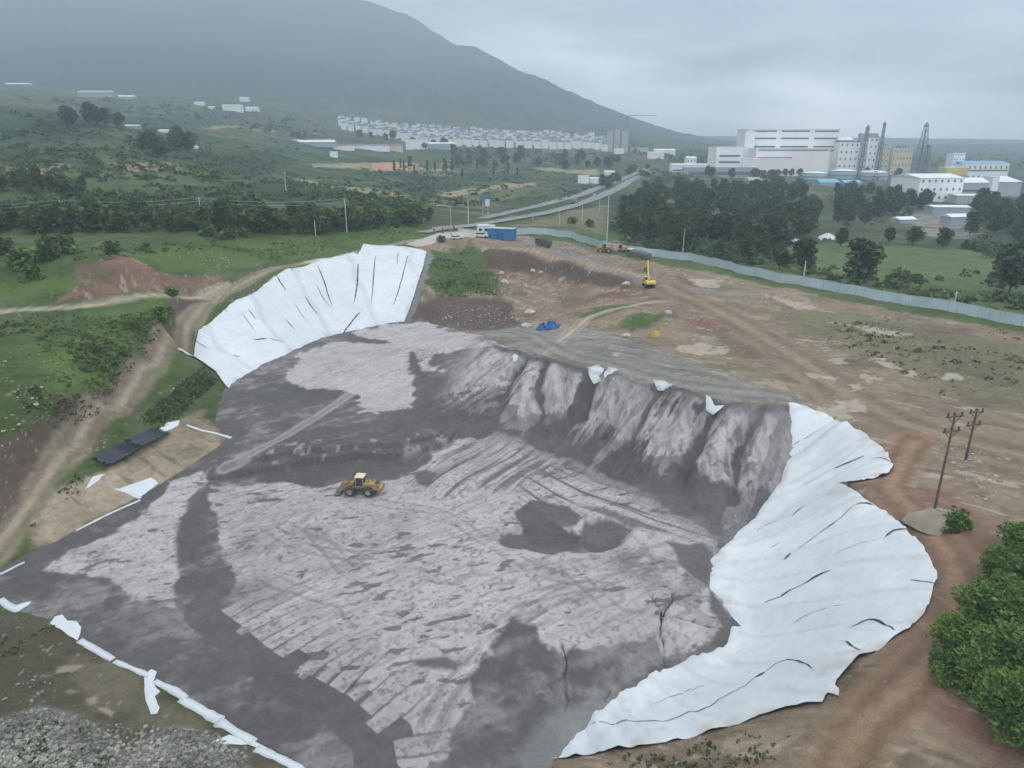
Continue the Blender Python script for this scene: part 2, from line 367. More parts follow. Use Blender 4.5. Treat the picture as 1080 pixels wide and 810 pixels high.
# ================================================================== outlines, read off the photograph and laid on the ground
FILL = GP((-60,600),(0,600),(60,570),(150,521),(200,491),(240,463),(226,445),(233,420),(238,404),(270,386),(300,372),(350,351),(420,338),(445,335),(470,344),(500,352),(545,368),(590,380),(632,389),(700,403),(760,422),(838,427),
          (842,470),(830,510),(800,550),(757,590),(755,605),(757,620),(783,660),(775,685),(705,714),(650,740),(618,770),(588,800),(575,835),(340,850),(318,806),(230,765),(160,714),(90,674),(60,656),(0,640),(-60,640))
DARK = np.array([.108, .099, .098]); LIGHT = np.array([.435, .405, .405])
LIGHTS = [   # dry pale crust on the tailings
  GP((222,512),(300,506),(345,512),(420,505),(455,478),(480,462),(500,458),(545,470),(590,482),(600,500),(575,520),(545,540),(560,570),(600,585),(650,575),(640,560),(660,540),(760,566),(756,600),(760,622),(776,650),(770,668),(735,690),(700,690),(690,672),(655,682),(625,682),(600,690),(575,690),(560,662),(540,655),(515,690),(500,720),(497,742),(480,760),(475,805),(430,803),(424,770),(397,747),(372,727),(345,713),(300,686),(268,660),(240,640),(246,612),(232,590),(236,560),(220,535)),
  GP((40,604),(70,582),(110,566),(150,540),(185,508),(222,498),(210,520),(198,545),(188,575),(186,600),(184,642),(140,632),(110,616),(80,606)),
  GP((303,402),(318,378),(345,362),(385,362),(440,362),(428,382),(436,408),(430,432),(375,438),(384,420),(360,412),(325,412)),
  GP((372,352),(420,341),(450,340),(500,356),(505,362),(480,370),(458,374),(452,384),(466,392),(445,392),(440,376),(405,360)),
  GP((440,348),(500,354),(540,366),(500,366),(470,362)),
  GP((450,470),(520,455),(600,480),(660,505),(750,560),(755,600),(700,600),(640,575),(600,560),(560,530),(500,520)),
]
TRACKS = [(GP((420,512),(500,455),(560,465),(600,485),(585,505),(540,525),(500,520),(470,535)), (462,514),(535,466)),
          (GP((540,500),(600,480),(660,505),(760,565),(750,575),(690,570),(650,560),(590,540),(540,540)), (605,512),(759,562)),
          (GP((220,512),(330,508),(350,560),(260,610),(230,600)), (235,575),(330,520)),
          (GP((430,800),(470,700),(560,620),(700,600),(640,640),(520,690),(480,800)), (450,790),(530,670)),
          (GP((305,410),(350,360),(440,362),(436,432),(375,438)), (385,432),(430,400))]
DARKS = [GP((520,566),(545,559),(580,561),(603,558),(612,566),(606,580),(585,584),(550,580),(527,574)),
         GP((611,560),(618,548),(640,546),(668,556),(656,573),(640,580),(622,581)), GP((541,542),(560,530),(600,535),(614,546),(608,555),(570,556),(548,553)),
         GP((434,497),(452,490),(460,500),(452,516),(440,512)),
         GP((185,560),(200,530),(212,515),(222,535),(216,565),(205,585),(190,600)),
         GP((755,590),(740,575),(700,570),(720,600),(752,625),(780,660),(775,680),(740,690),(760,660),(745,640)),
         GP((340,505),(270,500),(275,490),(340,490),(420,488),(440,495),(390,503)),
         GP((470,690),(490,700),(482,712),(470,708),(440,705),(432,696))]
DIM = GP((640,585),(670,575),(755,568),(757,620),(784,660),(770,690),(735,650),(700,610),(660,600))
WATER = GP((560,765),(590,752),(640,735),(690,718),(640,750),(615,772),(588,800),(570,835),(545,835),(550,795))
CRACKS = [GP((690,628),(697,645),(694,668),(700,690),(703,712)), GP((697,648),(712,630),(716,622)), GP((697,648),(740,655),(762,662)), GP((594,680),(598,700),(595,722),(594,745)), GP((640,722),(636,735))]
EDGE = GP((240,640),(268,660),(300,686),(345,713),(372,727),(397,747),(424,770),(430,803))
RAMPTRACK = GP((236,498),(270,480),(310,455),(350,430),(385,405),(420,385))
CREST = GP((505,356),(548,373),(590,383),(632,394),(700,409),(760,427),(830,430))
FOOT = GP((450,452),(470,448),(510,460),(570,477),(640,508),(700,540),(760,566))
SLOPE = np.vstack([CREST, GP((842,470),(830,512),(800,552)), FOOT[::-1]])

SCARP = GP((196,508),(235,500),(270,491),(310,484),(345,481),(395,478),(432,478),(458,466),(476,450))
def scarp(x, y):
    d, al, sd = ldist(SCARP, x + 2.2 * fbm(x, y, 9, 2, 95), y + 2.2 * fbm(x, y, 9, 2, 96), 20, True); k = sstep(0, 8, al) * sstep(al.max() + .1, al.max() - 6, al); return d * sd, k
MOUNDS = GP((655,412),(725,420),(568,398),(800,440))
VAL = [GP((548,380),(541,405),(530,430),(500,455)), GP((578,386),(573,420),(562,458)), GP((630,400),(612,420),(585,440),(568,470)), GP((698,412),(682,440),(662,470),(650,500)), GP((752,434),(738,452),(724,480),(716,530)), GP((792,432),(784,470),(772,520)), GP((664,405),(655,425),(640,450)), GP((604,390),(598,420),(592,450))]
def valley(x, y):
    xw = x + 7 * fbm(x, y, 11, 4, 91); yw = y + 7 * fbm(x, y, 11, 4, 92); d = np.full(x.shape, 30.0)
    for i, v in enumerate(VAL): d = np.minimum(d, ldist(v, xw, yw) + (.8 if i > 5 else 0))
    return d
def slope_mask(x, y): return sstep(-4, 5, sdf(SLOPE, x, y))
CA = CREST[0]; CDIR = (CREST[-1] - CREST[0]) / np.linalg.norm(CREST[-1] - CREST[0])
def gully(x, y):
    """ridges of dumped tailings running down the back slope"""
    u = (x - CA[0]) * CDIR[0] + (y - CA[1]) * CDIR[1]; v = -(x - CA[0]) * CDIR[1] + (y - CA[1]) * CDIR[0]
    uu = u + 5 * fbm(x, y, 13, 3, 5) + v * .22 * np.sin(u / 6.0)
    return fbm(uu / 5.2, v / 34, 1, 4, 77), fbm(uu / 1.3, v / 11, 1, 3, 88), u, v
def fill_h(x, y):
    z = H0(x, y); sm = slope_mask(x, y); g, g2, u, v = gully(x, y)
    dv = valley(x, y); z = z + sm * (g * 2.0 + g2 * .8 - 1.9 * np.exp(-(dv / 1.5) ** 2) * sstep(1.0, .35, ldist(CREST, x, y) / (ldist(CREST, x, y) + ldist(FOOT, x, y) + .01)) + .5 * sstep(0, 4, dv) + .9 * fbm(x, y, 4, 3, 98) + .7 * fbm(x, y, 1.3, 3, 99)) - sm * .9 * sstep(.1, .9, ldist(CREST, x, y) + fbm(x, y, 2, 3, 101))
    for cx, cy in MOUNDS: z = z + 1.5 * np.exp(-((x - cx) ** 2 + (y - cy) ** 2) / 14)
    z = z + fbm(x, y, 9, 4, 3) * .35 + fbm(x, y, 1.6, 4, 4) * .26
    for (poly, a, b), bd, kk in zip(TRACKS, BEND, (1, 1, .5, .5, .4)):
        k = sstep(0, 2.5, sdf(poly, x, y)); p, q = GP(a, b)
        z = z + kk * k * streak(x, y, p, q, 22, .62, bd, 2, 21) * .5
    sd, k = scarp(x, y); z = z + k * 1.5 * (sstep(-.9, .7, sd) - .5) * sstep(9, 1, np.abs(sd)) + k * .9 * sstep(3.5, .5, np.abs(sd - 2.4)) * np.maximum(fbm(x, y, 2.2, 3, 97), 0)
    for p in DARKS[:2]: z = z - .7 * sstep(-.6, .7, sdf(p, x, y) + fbm(x, y, 3, 3, 9) * 1.5)
    xw = x + 2.2 * fbm(x, y, 3, 4, 15); yw = y + 2.2 * fbm(x, y, 3, 4, 16)
    for c in CRACKS: z = z - .3 * sstep(.3, .05, ldist(c, xw, yw) + .35 * fbm(x, y, 2.5, 2, 14))
    return z

def streak(x, y, p, q, la, lb, bend, octv, seed):
    ex, ey = q - p; L = math.hypot(ex, ey); ex /= L; ey /= L
    u = (x - p[0]) * ex + (y - p[1]) * ey; v = -(x - p[0]) * ey + (y - p[1]) * ex
    v = v + bend * np.clip(u / L - .5, -1.2, 1.2) ** 2 * 4 + 1.2 * fbm(x, y, 14, 2, seed + 5)
    return fbm(u / la, v / lb, 1.0, octv, seed)
RUTS = [smooth(GP(*q), 4) for q in (((300,555),(400,598),(520,612),(640,590)),((262,602),(380,642),(500,642),(620,618)),((515,700),(560,645),(640,612),(720,602)),((440,792),(480,722),(530,672),(600,640)),((455,795),(500,720),(560,660),(650,630)),((330,560),(380,610),(470,660),(560,640)),((250,540),(330,580),(430,585),(520,560)),((400,530),(470,545),(560,600),(640,620)),((280,640),(360,600),(440,560),(500,530)),((600,600),(660,650),(720,640)),((70,590),(130,585),(190,560)))]
BEND = [.9, -1.0, .8, 1.2, .8]
def paint_fill(x, y):
    n1 = fbm(x, y, 5, 5, 40); n2 = fbm(x, y, 1.3, 4, 41); n3 = fbm(x, y, 14, 4, 42)
    col = DARK * (1 + .55 * n3[:, None] + .35 * n2[:, None])
    L = np.zeros(len(x))
    for i, p in enumerate(LIGHTS): L = np.maximum(L, sstep(-.35, .55, sdf(p, x, y) + n1 * 2.6 + n2 * 1.3))
    # faint half-dry film elsewhere
    film = sstep(-.05, .32, n3 + .6 * n1 + .4 * n2 + .5 * aniso(x, y, .5, 8, 1.5, 3, 76)) * .40; L = np.maximum(L, film)
    # dark wheel streaks in the dozer tracks
    for (poly, a, b), bd, kk in zip(TRACKS, BEND, (1, 1, .3, .4, .14)):
        k = sstep(-1, 4, sdf(poly, x, y) + 6 * n1 + 3 * n3) * kk; p, q = GP(a, b)
        s = streak(x, y, p, q, 22, .62, bd, 2, 21); s2 = streak(x, y, p, q, 9, .3, bd, 2, 23)
        L = L * (1 - k * .85 * sstep(.0, .12, -s)) * (1 - k * .4 * sstep(.02, .15, s2)); L = np.maximum(L, (kk == 1) * k * .9 * sstep(.04, .14, s))
    for i, p in enumerate(DARKS): L = L * (1 - .93 * sstep(-.3, .5, sdf(p, x, y) + n1 * 1.6 + n2 * .8))
    # bulldozer lobes along the advancing edge
    d, al, sd = ldist(EDGE, x, y, 30, True); wob = 1.1 * n1
    lobe = (al + wob) / 2.3; fr = lobe - np.floor(lobe); li = np.floor(lobe)
    reach = (_hash(li, li * 0, 3) - .4) * 1.8 + .9 * np.sqrt(np.maximum(0, 1 - (2 * fr - 1) ** 2)) - .4
    near = sstep(9, 4, d)
    sdd = d * sd           # + inside
    tileL = sstep(-.25, .25, sdd + reach); L = np.where((d < 4.5) & (sdd < 1.5), np.minimum(np.maximum(L, tileL * (sdd > -2.2)), tileL), L)
    gap = sstep(.12, .0, np.minimum(fr, 1 - fr)) * sstep(8, 1.5, np.abs(sdd)) * (sdd > -2) * (d < 14)
    L = L * (1 - .75 * gap) * (1 - near * .22 * (_hash(li, li * 0, 9)) * (sdd > -2) * (d < 14))
    # wet blotches left in the crust
    b = aniso(x, y, .35, 2.6, 1.0, 3, 60); m = sstep(.25, .29, b + .30 * fbm(x, y, 13, 2, 61)); L = L * (1 - .8 * m)
    b = aniso(x, y, .2, 5, 2.4, 4, 64); m = sstep(.275, .30, b + .10 * fbm(x, y, 20, 2, 65)); L = L * (1 - .85 * m)
    L = L * (1 - .28 * sstep(.05, .32, fbm(x, y, 9, 4, 67))) * (1 - .25 * sstep(.05, .2, aniso(x, y, .6, 4, .5, 3, 68)))
    for ln in RUTS:
        d = ldist(ln, x + 1.2 * fbm(x, y, 8, 2, 72), y + 1.2 * fbm(x, y, 8, 2, 73)); g_ = (np.abs(np.abs(d) - 1.0) < .34); br = sstep(-.15, .05, fbm(x, y, 4, 3, 74))
        L = L * (1 - .30 * br * sstep(.42, .2, np.abs(d - 1.0))) + .10 * br * sstep(.3, .1, np.abs(d - 1.55)) * L
    sp = fbm(x, y, .55, 2, 75); L = L * (1 - .5 * sstep(.20, .27, sp + .25 * n1))
    b = fbm(x, y, .8, 3, 66); L = L * (1 - .35 * sstep(.1, .3, b))
    L = L * (1 - .6 * sstep(-3, 3, sdf(DIM, x, y) + 7 * n1 + 4 * n3) * sstep(-.15, .1, n2 + n1)); L = L * (1 - .22 * sstep(.0, .3, n3 + .4 * n1))
    for i in (2, 3, 4): L = np.maximum(L, sstep(-.3, .4, sdf(LIGHTS[i], x, y) + n1 * 5.5 + n3 * 5 + n2 * 3) * (.80 + .5 * n1 - .25 * sstep(.05, .2, aniso(x, y, .5, 5, .6, 3, 78))))
    # the back slope: pale crust on the ridges above, damp below
    sm = slope_mask(x, y); g, g2, u, v = gully(x, y)
    dc = ldist(CREST, x, y); df = ldist(FOOT, x, y); fr = dc / (dc + df + .01)
    dv = valley(x, y); edge_ = fr - .36 - .055 * np.minimum(dv, 4.5) - g * .45 - .38 * n1 - .22 * n2 - .25 * g2
    up = sstep(.015, -.015, edge_); up2 = sstep(.015, -.015, edge_ - .13 - .3 * g2)
    body = sstep(.5, 1.1, dv + 1.2 * n2 + 1.5 * n1) * sstep(-.26, -.20, g + .25 * g2 + .6 * n3 + .25 * n2)
    cr = np.maximum(up * body * (.90 - .45 * sstep(.04, .14, -g2 + .5 * n2) - .25 * sstep(.08, .2, n2)), up2 * body * .34 * sstep(-.12, .1, g2)) * sstep(.3, 1.4, dc + 2 * n1)
    cr = np.clip(cr * 1.12, 0, 1) * (.92 + .7 * fbm(x, y, 2.2, 4, 79) + .35 * fbm(x, y, 8, 3, 80)) * (1 - .35 * sstep(.05, .16, fbm((x - CA[0]) * .9, (y - CA[1]) * .3, .7, 3, 81)))
    L = L * (1 - sm) + sm * np.clip(cr, 0, 1)
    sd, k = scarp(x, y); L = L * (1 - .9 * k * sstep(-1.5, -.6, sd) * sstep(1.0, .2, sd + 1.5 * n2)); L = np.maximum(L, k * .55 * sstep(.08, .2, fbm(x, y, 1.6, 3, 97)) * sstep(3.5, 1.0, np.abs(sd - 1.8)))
    # ramp track up to the bench
    d = ldist(RAMPTRACK, x, y); L = np.maximum(L, .55 * sstep(1.6, .9, d + n2 * .8) * (.6 + .4 * sstep(.15, .5, np.abs(d - .1))))
    tint = 1 + .12 * fbm(x, y, 17, 3, 70)[:, None] * np.array([1, .9, .7])
    col = col * (1 - L[:, None]) + (LIGHT * tint * (1 + .28 * n2[:, None] + .18 * n1[:, None])) * L[:, None]
    wt = sstep(-.8, .8, sdf(WATER, x, y) + n1 * 2)[:, None]; col = col * (1 - wt) + np.array([.20, .20, .19]) * (1 + .9 * n1[:, None]) * wt
    xw = x + 2.2 * fbm(x, y, 3, 4, 15); yw = y + 2.2 * fbm(x, y, 3, 4, 16)
    for c in CRACKS:
        k = sstep(.12, .03, ldist(c, xw, yw) + .30 * np.abs(fbm(x, y, 2.5, 2, 14)))[:, None]; col = col * (1 - k) + np.array([.03, .03, .033]) * k
    rough = .92 - .32 * (1 - L) * .8 - .35 * wt[:, 0]
    return np.clip(col, .01, .9), rough

# ------------------------------------------------------------------ ground colours
C = dict(dirt=(.196,.150,.106), track=(.21,.135,.088), red=(.165,.100,.072), pale=(.31,.265,.205), tan=(.25,.205,.15), grass=(.058,.088,.026), lush=(.070,.112,.029), weed=(.075,.088,.042), mud=(.075,.062,.040),
         field=(.085,.118,.045), straw=(.24,.21,.12), wood=(.020,.042,.022), conc=(.40,.36,.31), gravel=(.17,.165,.155), orange=(.36,.21,.11), grey=(.19,.175,.16), moss=(.135,.124,.074), cut=(.085,.064,.052), pool=(.112,.096,.062))
C = {k: np.array(v) for k, v in C.items()}
def line(*p, k=4): return smooth(GP(*p), k)
PATHS = [(line((-30,600),(0,572),(38,520),(80,470),(128,425),(163,385),(196,350),(228,316),(254,300),(300,282),(345,273),(378,266),(430,255),(470,247)), 2.0, 'tan', 1.2),
         (line((-30,331),(0,328),(50,325),(100,322),(180,313),(235,300)), 1.5, 'pale', .8),
         (line((575,372),(600,352),(620,336),(650,326),(700,318)), 1.8, 'pale', .8),
         (line((470,358),(545,350),(590,372),(660,392),(740,410),(830,420)), 3.0, 'grey', 2),
         (line((560,256),(600,270),(650,284),(700,300),(800,312)), 2.5, 'grey', 1.5),
         (line((700,300),(760,330),(830,370),(900,420),(960,450),(1080,480)), 5, 'dirt', 3)]
PATHS.append((line((505,258),(560,263),(600,273),(640,283),(680,292)), 1.7, 'tan', 1.3))
PATHS.append((line((965,465),(940,510),(962,540),(1002,590),(1008,640),(985,692),(942,738),(905,775),(880,830)), 2.6, 'track', 1.2))
CONC = [GP((318,277),(330,274),(374,266),(374,272),(330,279)), GP((428,258),(462,246),(500,243),(505,250),(470,251),(440,261))]
REG = [  # (outline, colour, soft, wobble)
  (GP((440,262),(470,250),(520,246),(545,248),(600,256),(640,268),(700,279),(760,290),(840,307),(940,327),(1090,352),(1160,420),(1160,560),(1050,575),(1000,620),(975,690),(985,730),(1090,800),(1090,900),(600,900),(580,800),(640,690),(820,560),(800,440),(640,395),(500,360),(440,345),(440,300)), 'dirt', 1.5, 3),
  (GP((500,352),(540,340),(600,345),(680,360),(780,400),(850,425),(760,425),(640,392),(548,370)), 'grey', 2.5, 4),
  (GP((500,262),(560,268),(640,286),(680,300),(690,312),(620,318),(560,330),(530,325),(510,300)), 'red', 1.5, 4),
  (GP((503,263),(560,266),(600,276),(640,286),(668,293),(672,299),(645,304),(605,298),(565,287),(535,285),(512,282)), 'cut', .8, 1.5),
  (GP((520,290),(580,292),(640,305),(600,325),(548,335),(530,320)), 'dirt', 1.5, 6),
  (GP((456,266),(480,263),(500,264),(514,276),(526,292),(530,304),(515,310),(495,306),(478,312),(462,306),(452,300),(448,285)), 'grass', 1.5, 7),
  (GP((440,318),(470,314),(540,318),(552,342),(520,350),(480,346),(440,336)), 'cut', 1.5, 6),
  (GP((615,332),(640,324),(668,321),(650,330),(625,337)), 'grass', 1.2, 5),
  (GP((655,345),(668,334),(700,332),(692,344),(668,350)), 'grass', 1.2, 6),
  (GP((820,330),(900,330),(1090,370),(1090,420),(1000,410),(920,370),(840,350)), 'moss', 4, 14),
  (GP((930,350),(1000,350),(1090,365),(1090,440),(1010,420)), 'moss', 4, 12),
  (GP((720,325),(790,330),(780,350),(730,348)), 'red', 3, 10),
  (GP((900,512),(945,510),(1000,520),(1050,560),(1040,600),(1000,610),(975,690),(950,780),(900,790),(880,745),(955,670),(985,610),(970,580),(935,540)), 'red', 1.5, 4),
  (GP((880,740),(940,745),(1090,790),(1090,900),(860,900),(800,800),(850,770)), 'dirt', 2, 4),
  (GP((600,806),(700,790),(800,768),(840,775),(780,810),(700,850),(600,850)), 'dirt', 1, 3),
  (GP((960,740),(1010,720),(1090,760),(1090,820),(1040,800)), 'red', 1.5, 3),
  # left
  (GP((20,600),(60,520),(90,510),(180,450),(215,430),(245,462),(200,492),(150,522),(60,571),(0,602)), 'tan', 1, 3),
  (GP((75,300),(80,280),(110,271),(140,272),(165,285),(230,290),(240,298),(180,310),(90,320),(60,318)), 'red', 1, 3),
  (GP((180,310),(235,300),(210,330),(165,370),(140,440),(100,450),(140,390),(160,345)), 'cut', 1.2, 5),
  (GP((-40,480),(0,470),(60,430),(110,395),(150,360),(190,345),(130,425),(80,470),(30,520),(-30,570)), 'cut', 2, 8),
  (GP((90,345),(150,325),(190,322),(180,340),(150,360),(120,400),(70,420),(40,380)), 'lush', 1.5, 4),
  (GP((-40,320),(0,300),(60,290),(85,300),(60,312),(0,316)), 'lush', 1.5, 4),
  (GP((125,268),(180,258),(260,262),(300,268),(280,278),(230,285),(170,284)), 'lush', 1.5, 4),
  (GP((260,262),(330,250),(440,238),(440,250),(370,262),(300,275)), 'lush', 2, 5),
  (GP((110,480),(150,440),(180,400),(215,385),(230,402),(215,430),(170,450)), 'weed', 1.5, 4),
  (GP((-60,645),(0,645),(60,656),(90,674),(160,714),(230,766),(330,815),(330,900),(-120,900),(-120,645)), 'mud', .8, 2),
  (GP((60,690),(130,700),(190,740),(230,780),(160,775),(90,740)), 'pool', 1, 2.5),
  (GP((-40,770),(40,745),(110,765),(130,800),(120,900),(-120,900)), 'gravel', .8, 2),
  (GP((130,790),(180,768),(230,775),(260,800),(250,900),(120,900)), 'gravel', .8, 2),
  # far
  (GP((810,262),(900,256),(1000,262),(1090,272),(1090,310),(960,300),(850,285)), 'field', 3, 10),
  (GP((960,230),(1010,220),(1035,240),(1015,252),(970,246)), 'grey', 6, 22),
  (GP((540,240),(640,215),(640,248),(600,238)), 'moss', 3, 8),
  (GP((390,172),(440,173),(440,181),(390,180)), 'orange', 3, 8), (GP((330,172),(390,172),(390,177),(330,176)), 'straw', 3, 8), (GP((440,176),(480,177),(480,180),(440,180)), 'straw', 3, 8),
  (GP((455,203),(520,196),(565,193),(565,197),(520,201),(470,208)), 'straw', 3, 6), (GP((480,207),(560,199),(560,205),(500,215)), 'field', 3, 6),
  (GP((560,176),(630,180),(630,184),(580,182)), 'straw', 3, 8), (GP((310,186),(430,208),(425,211),(330,195)), 'straw', 2, 5),
  (GP((215,133),(255,133),(255,135),(215,135)), 'straw', 4, 10), (GP((262,136),(292,137),(292,139),(262,138)), 'straw', 4, 10), (GP((310,146),(350,147),(350,149),(310,149)), 'straw', 4, 10),
  (GP((0,176),(70,174),(60,186),(0,188)), 'dirt', 3, 14), (GP((120,174),(180,172),(190,180),(130,184)), 'dirt', 3, 14),
]
PATCH = [GP(*p) for p in (((882,424),(903,423),(928,436),(912,438),(895,432)), ((866,432),(885,429),(905,442),(885,442)), ((899,397),(912,395),(930,402),(915,406)), ((946,393),(968,392),(978,400),(955,399)),
   ((992,393),(1015,392),(1017,401),(995,400)), ((916,379),(925,378),(948,388),(940,390)), ((1040,472),(1052,474),(1076,490),(1068,490)), ((1022,473),(1030,472),(1062,492),(1050,490)), ((715,365),(740,362),(756,366),(735,374),(720,372)),
   ((870,398),(888,397),(880,402)), ((868,377),(890,378),(900,385),(880,384)), ((720,293),(760,296),(762,304),(735,302)), ((870,340),(930,345),(975,356),(930,352)), ((800,310),(850,322),(880,330),(840,325)),
   ((752,366),(768,366),(766,374),(752,373)), ((640,370),(660,372),(655,378),(635,376)), ((1002,428),(1035,430),(1030,436)), ((850,395),(862,395),(855,399)), ((890,405),(905,404),(915,410),(900,412)))]
MUDPATCH = [GP(*p) for p in (((58,703),(70,701),(88,702),(80,708),(60,711)), ((66,730),(76,726),(84,730),(75,733)), ((90,738),(100,735),(103,742),(95,745)), ((104,748),(112,747),(122,752),(118,758),(108,753)), ((170,755),(180,752),(176,760)))]
def paint_ground(x, y):
    r = np.hypot(x, y); n1 = fbm(x, y, 6, 4, 140); n2 = fbm(x, y, 1.3, 3, 141); n3 = fbm(x, y, 28, 4, 142); n4 = fbm(x, y, 110, 4, 143)
    far = sstep(260, 420, r)[:, None]
    base = C['grass'] * (1 + .9 * n1[:, None] + .5 * n2[:, None]); k = sstep(-.05, .25, n3 + .5 * n1)[:, None]; base = base * (1 - k) + C['weed'] * (1 + .6 * n1[:, None]) * k
    # parcels of field, scrub and grove further off: stretched along the contours
    px = x / 55 + 1.3 * fbm(x, y, 90, 2, 150); py = y / 95 + 1.3 * fbm(x, y, 120, 2, 151)
    cell = _hash(np.floor(px), np.floor(py), 6); pal = np.array([C['wood'] * 1.5, C['grass'], C['weed'] * .8, C['field'] * .7, C['wood'], C['grass'] * .8, C['moss'] * .7])
    fc = pal[(cell * 6.99).astype(int)] * (1 + .7 * n1[:, None] + .6 * n3[:, None]) * 1.1
    t2 = sstep(.0, .16, aniso(x, y, .12, 130, 13, 4, 155))[:, None]; fc = fc * (1 - .75 * t2) + C['wood'] * t2 * .75
    col = base * (1 - far) + fc * far
    wd = sstep(2300, 3000, r)[:, None]; col = col * (1 - wd) + np.array([.014, .026, .022]) * (1 + .8 * n4[:, None] + .6 * n3[:, None]) * wd
    rough = np.full(len(x), .95)
    for poly, c, soft, wob in REG:
        s = sdf(poly, x, y); m = s > -22
        if not m.any(): continue
        k = sstep(-soft, soft, s[m] + wob * (n1[m] + .45 * n2[m] + .4 * n3[m]))[:, None]
        v = C[c] * (1 + .45 * n1[m][:, None] + .35 * n2[m][:, None] + .3 * n3[m][:, None])
        if c in ('dirt', 'red', 'tan', 'grey'):
            p = sstep(.14, .19, aniso(x[m], y[m], 2.6, 9, 3.0, 5, 160))[:, None] * .6; v = v * (1 - p) + C['tan'] * 1.15 * p
            p = sstep(.19, .23, aniso(x[m], y[m], 2.45, 5, 1.1, 4, 165))[:, None] * .65; v = v * (1 - p) + np.array([.33, .29, .235]) * p
            p = sstep(.08, .22, fbm(x[m], y[m], 15, 5, 161))[:, None] * .6; v = v * (1 - p) + C['dirt'] * .5 * p
            p = sstep(.15, .2, aniso(x[m], y[m], 2.5, 7, 1.6, 5, 166))[:, None] * .5; v = v * (1 - p) + C['dirt'] * .45 * p
            p = sstep(.16, .3, fbm(x[m], y[m], 13, 4, 163))[:, None] * .4; v = v * (1 - p) + C['weed'] * .9 * p
            st = aniso(x[m] + 9 * n3[m], y[m] + 14 * n3[m], 2.45, 26, .8, 3, 162); v = v * (1 + .35 * st[:, None])
        col[m] = col[m] * (1 - k) + v * k
        if c in ('mud',): rough[m] = rough[m] * (1 - k[:, 0]) + .42 * k[:, 0]
        if c == 'pool': rough[m] = rough[m] * (1 - k[:, 0]) + .3 * k[:, 0]
    for ln, wdt, c, soft in PATHS:
        d = ldist(ln, x, y); m = d < wdt * 3
        k = sstep(wdt + soft, wdt - soft, d[m] + soft * 2.2 * (n1[m] + .5 * n2[m]))[:, None] * .9
        rut = 1 + .22 * np.cos(np.clip(d[m] / wdt, 0, 1.5) * 5.5)[:, None]
        col[m] = col[m] * (1 - k) + C[c] * rut * (1 + .3 * n1[m][:, None] + .3 * n2[m][:, None]) * k
    for p in CONC:
        k = sstep(-.15, .15, sdf(p, x, y) + .3 * n2)[:, None]; col = col * (1 - k) + C['conc'] * (1 + .15 * n1[:, None]) * k
    for p in PATCH:
        k = sstep(-.25, .35, sdf(p, x, y) + 4.5 * n1 + 2.2 * n2 - .2)[:, None] * .75; col = col * (1 - k) + np.array([.36, .315, .255]) * (1 + .3 * n2[:, None]) * k
    for p in MUDPATCH:
        k = sstep(-.2, .25, sdf(p, x, y) + .5 * n1 + .4 * n2)[:, None] * .85; col = col * (1 - k) + np.array([.25, .22, .17]) * (1 + .3 * n2[:, None]) * k
    # pale stones
    st = (vnoise(x * 1.7, y * 1.7, 170) > .9) & (fbm(x, y, 12, 3, 171) > .06) & (r < 260)
    col[st] = col[st] * .5 + np.array([.30, .28, .25]) * .5
    return np.clip(col, .008, .8), rough

ROADS = [(smooth(GP((440,245),(470,241),(500,237),(540,230.5),(575,224),(605,216.5),(630,208),(648,200),(662,192),(676,185.5),(690,180)), 4), 11.0),
         (smooth(GP((505,230.5),(545,222),(575,215.5),(600,209),(622,202),(640,195.5),(655,189.5),(668,184),(684,178)), 4), 9.0)]
LINER_R = GP((828,428),(838,426),(868,437),(895,449),(916,464),(935,479),(943,494),(934,503),(912,508),(888,513),(901,522),(925,537),(954,560),(975,582),(987,604),(985,620),(979,640),(966,659),(946,672),(921,689),(900,700),(889,712),(881,724),(883,738),(872,734),(866,744),(838,748),(800,757),(760,770),(700,785),(640,794),(584,800),
  (578,805),(612,765),(646,733),(702,707),(766,682),(774,660),(749,622),(748,592),(792,552),(823,510),(834,470))
LINER_L = GP((187,370),(214,345),(249,318),(299,286),(340,274),(372,268),(378,269),(383,259),(415,259),(450,266),(446,285),(437,312),(426,340),(421,345),(350,357),(300,379),(272,393),(241,410),(228,394),(207,379))
def LSINK(x, y): return np.maximum(sstep(.3, 1.8, sdf(LINER_R, x, y)), sstep(.3, 1.8, sdf(LINER_L, x, y)))
def ground_h(x, y):
    r = np.hypot(x, y); z = H0(x, y)
    s = sdf(FILL, x, y); fm = sstep(-.4, 3.5, s)
    rough = sstep(2, 12, -s); rough = rough * sstep(.5, 5, -sdf(LINER_R, x, y)) * sstep(.5, 5, -sdf(LINER_L, x, y))
    z = z - fm * 1.6 - 3.2 * sstep(1, 5, s) * slope_mask(x, y) + (1 - fm) * .05
    rd = np.minimum(ldist(ROADS[0][0], x, y, 40), ldist(ROADS[1][0], x, y, 40)); nr_ = sstep(7, 22, rd)
    z = z + nr_ * (1 - fm) * fbm(x, y, 7, 4, 200) * np.interp(r, [40, 120, 300, 900, 3000], [.5, .9, 1.6, 3.0, 6]) * (.12 + .88 * rough)
    z = z + (1 - fm) * fbm(x, y, 1.1, 3, 201) * .22 * (.1 + .9 * rough)
    z = z + nr_ * sstep(300, 500, r) * fbm(x, y, 60, 4, 202) * np.interp(r, [300, 900, 3000, 5000], [3, 7, 18, 25]) * sstep(-2000, 200, -x + 0 * y + 300)
    z = z - .5 * LSINK(x, y)
    z = z + sstep(2600, 3600, r) * fbm(x, y, 900, 4, 203, .42) * 110 * sstep(700, -300, x)
    return z
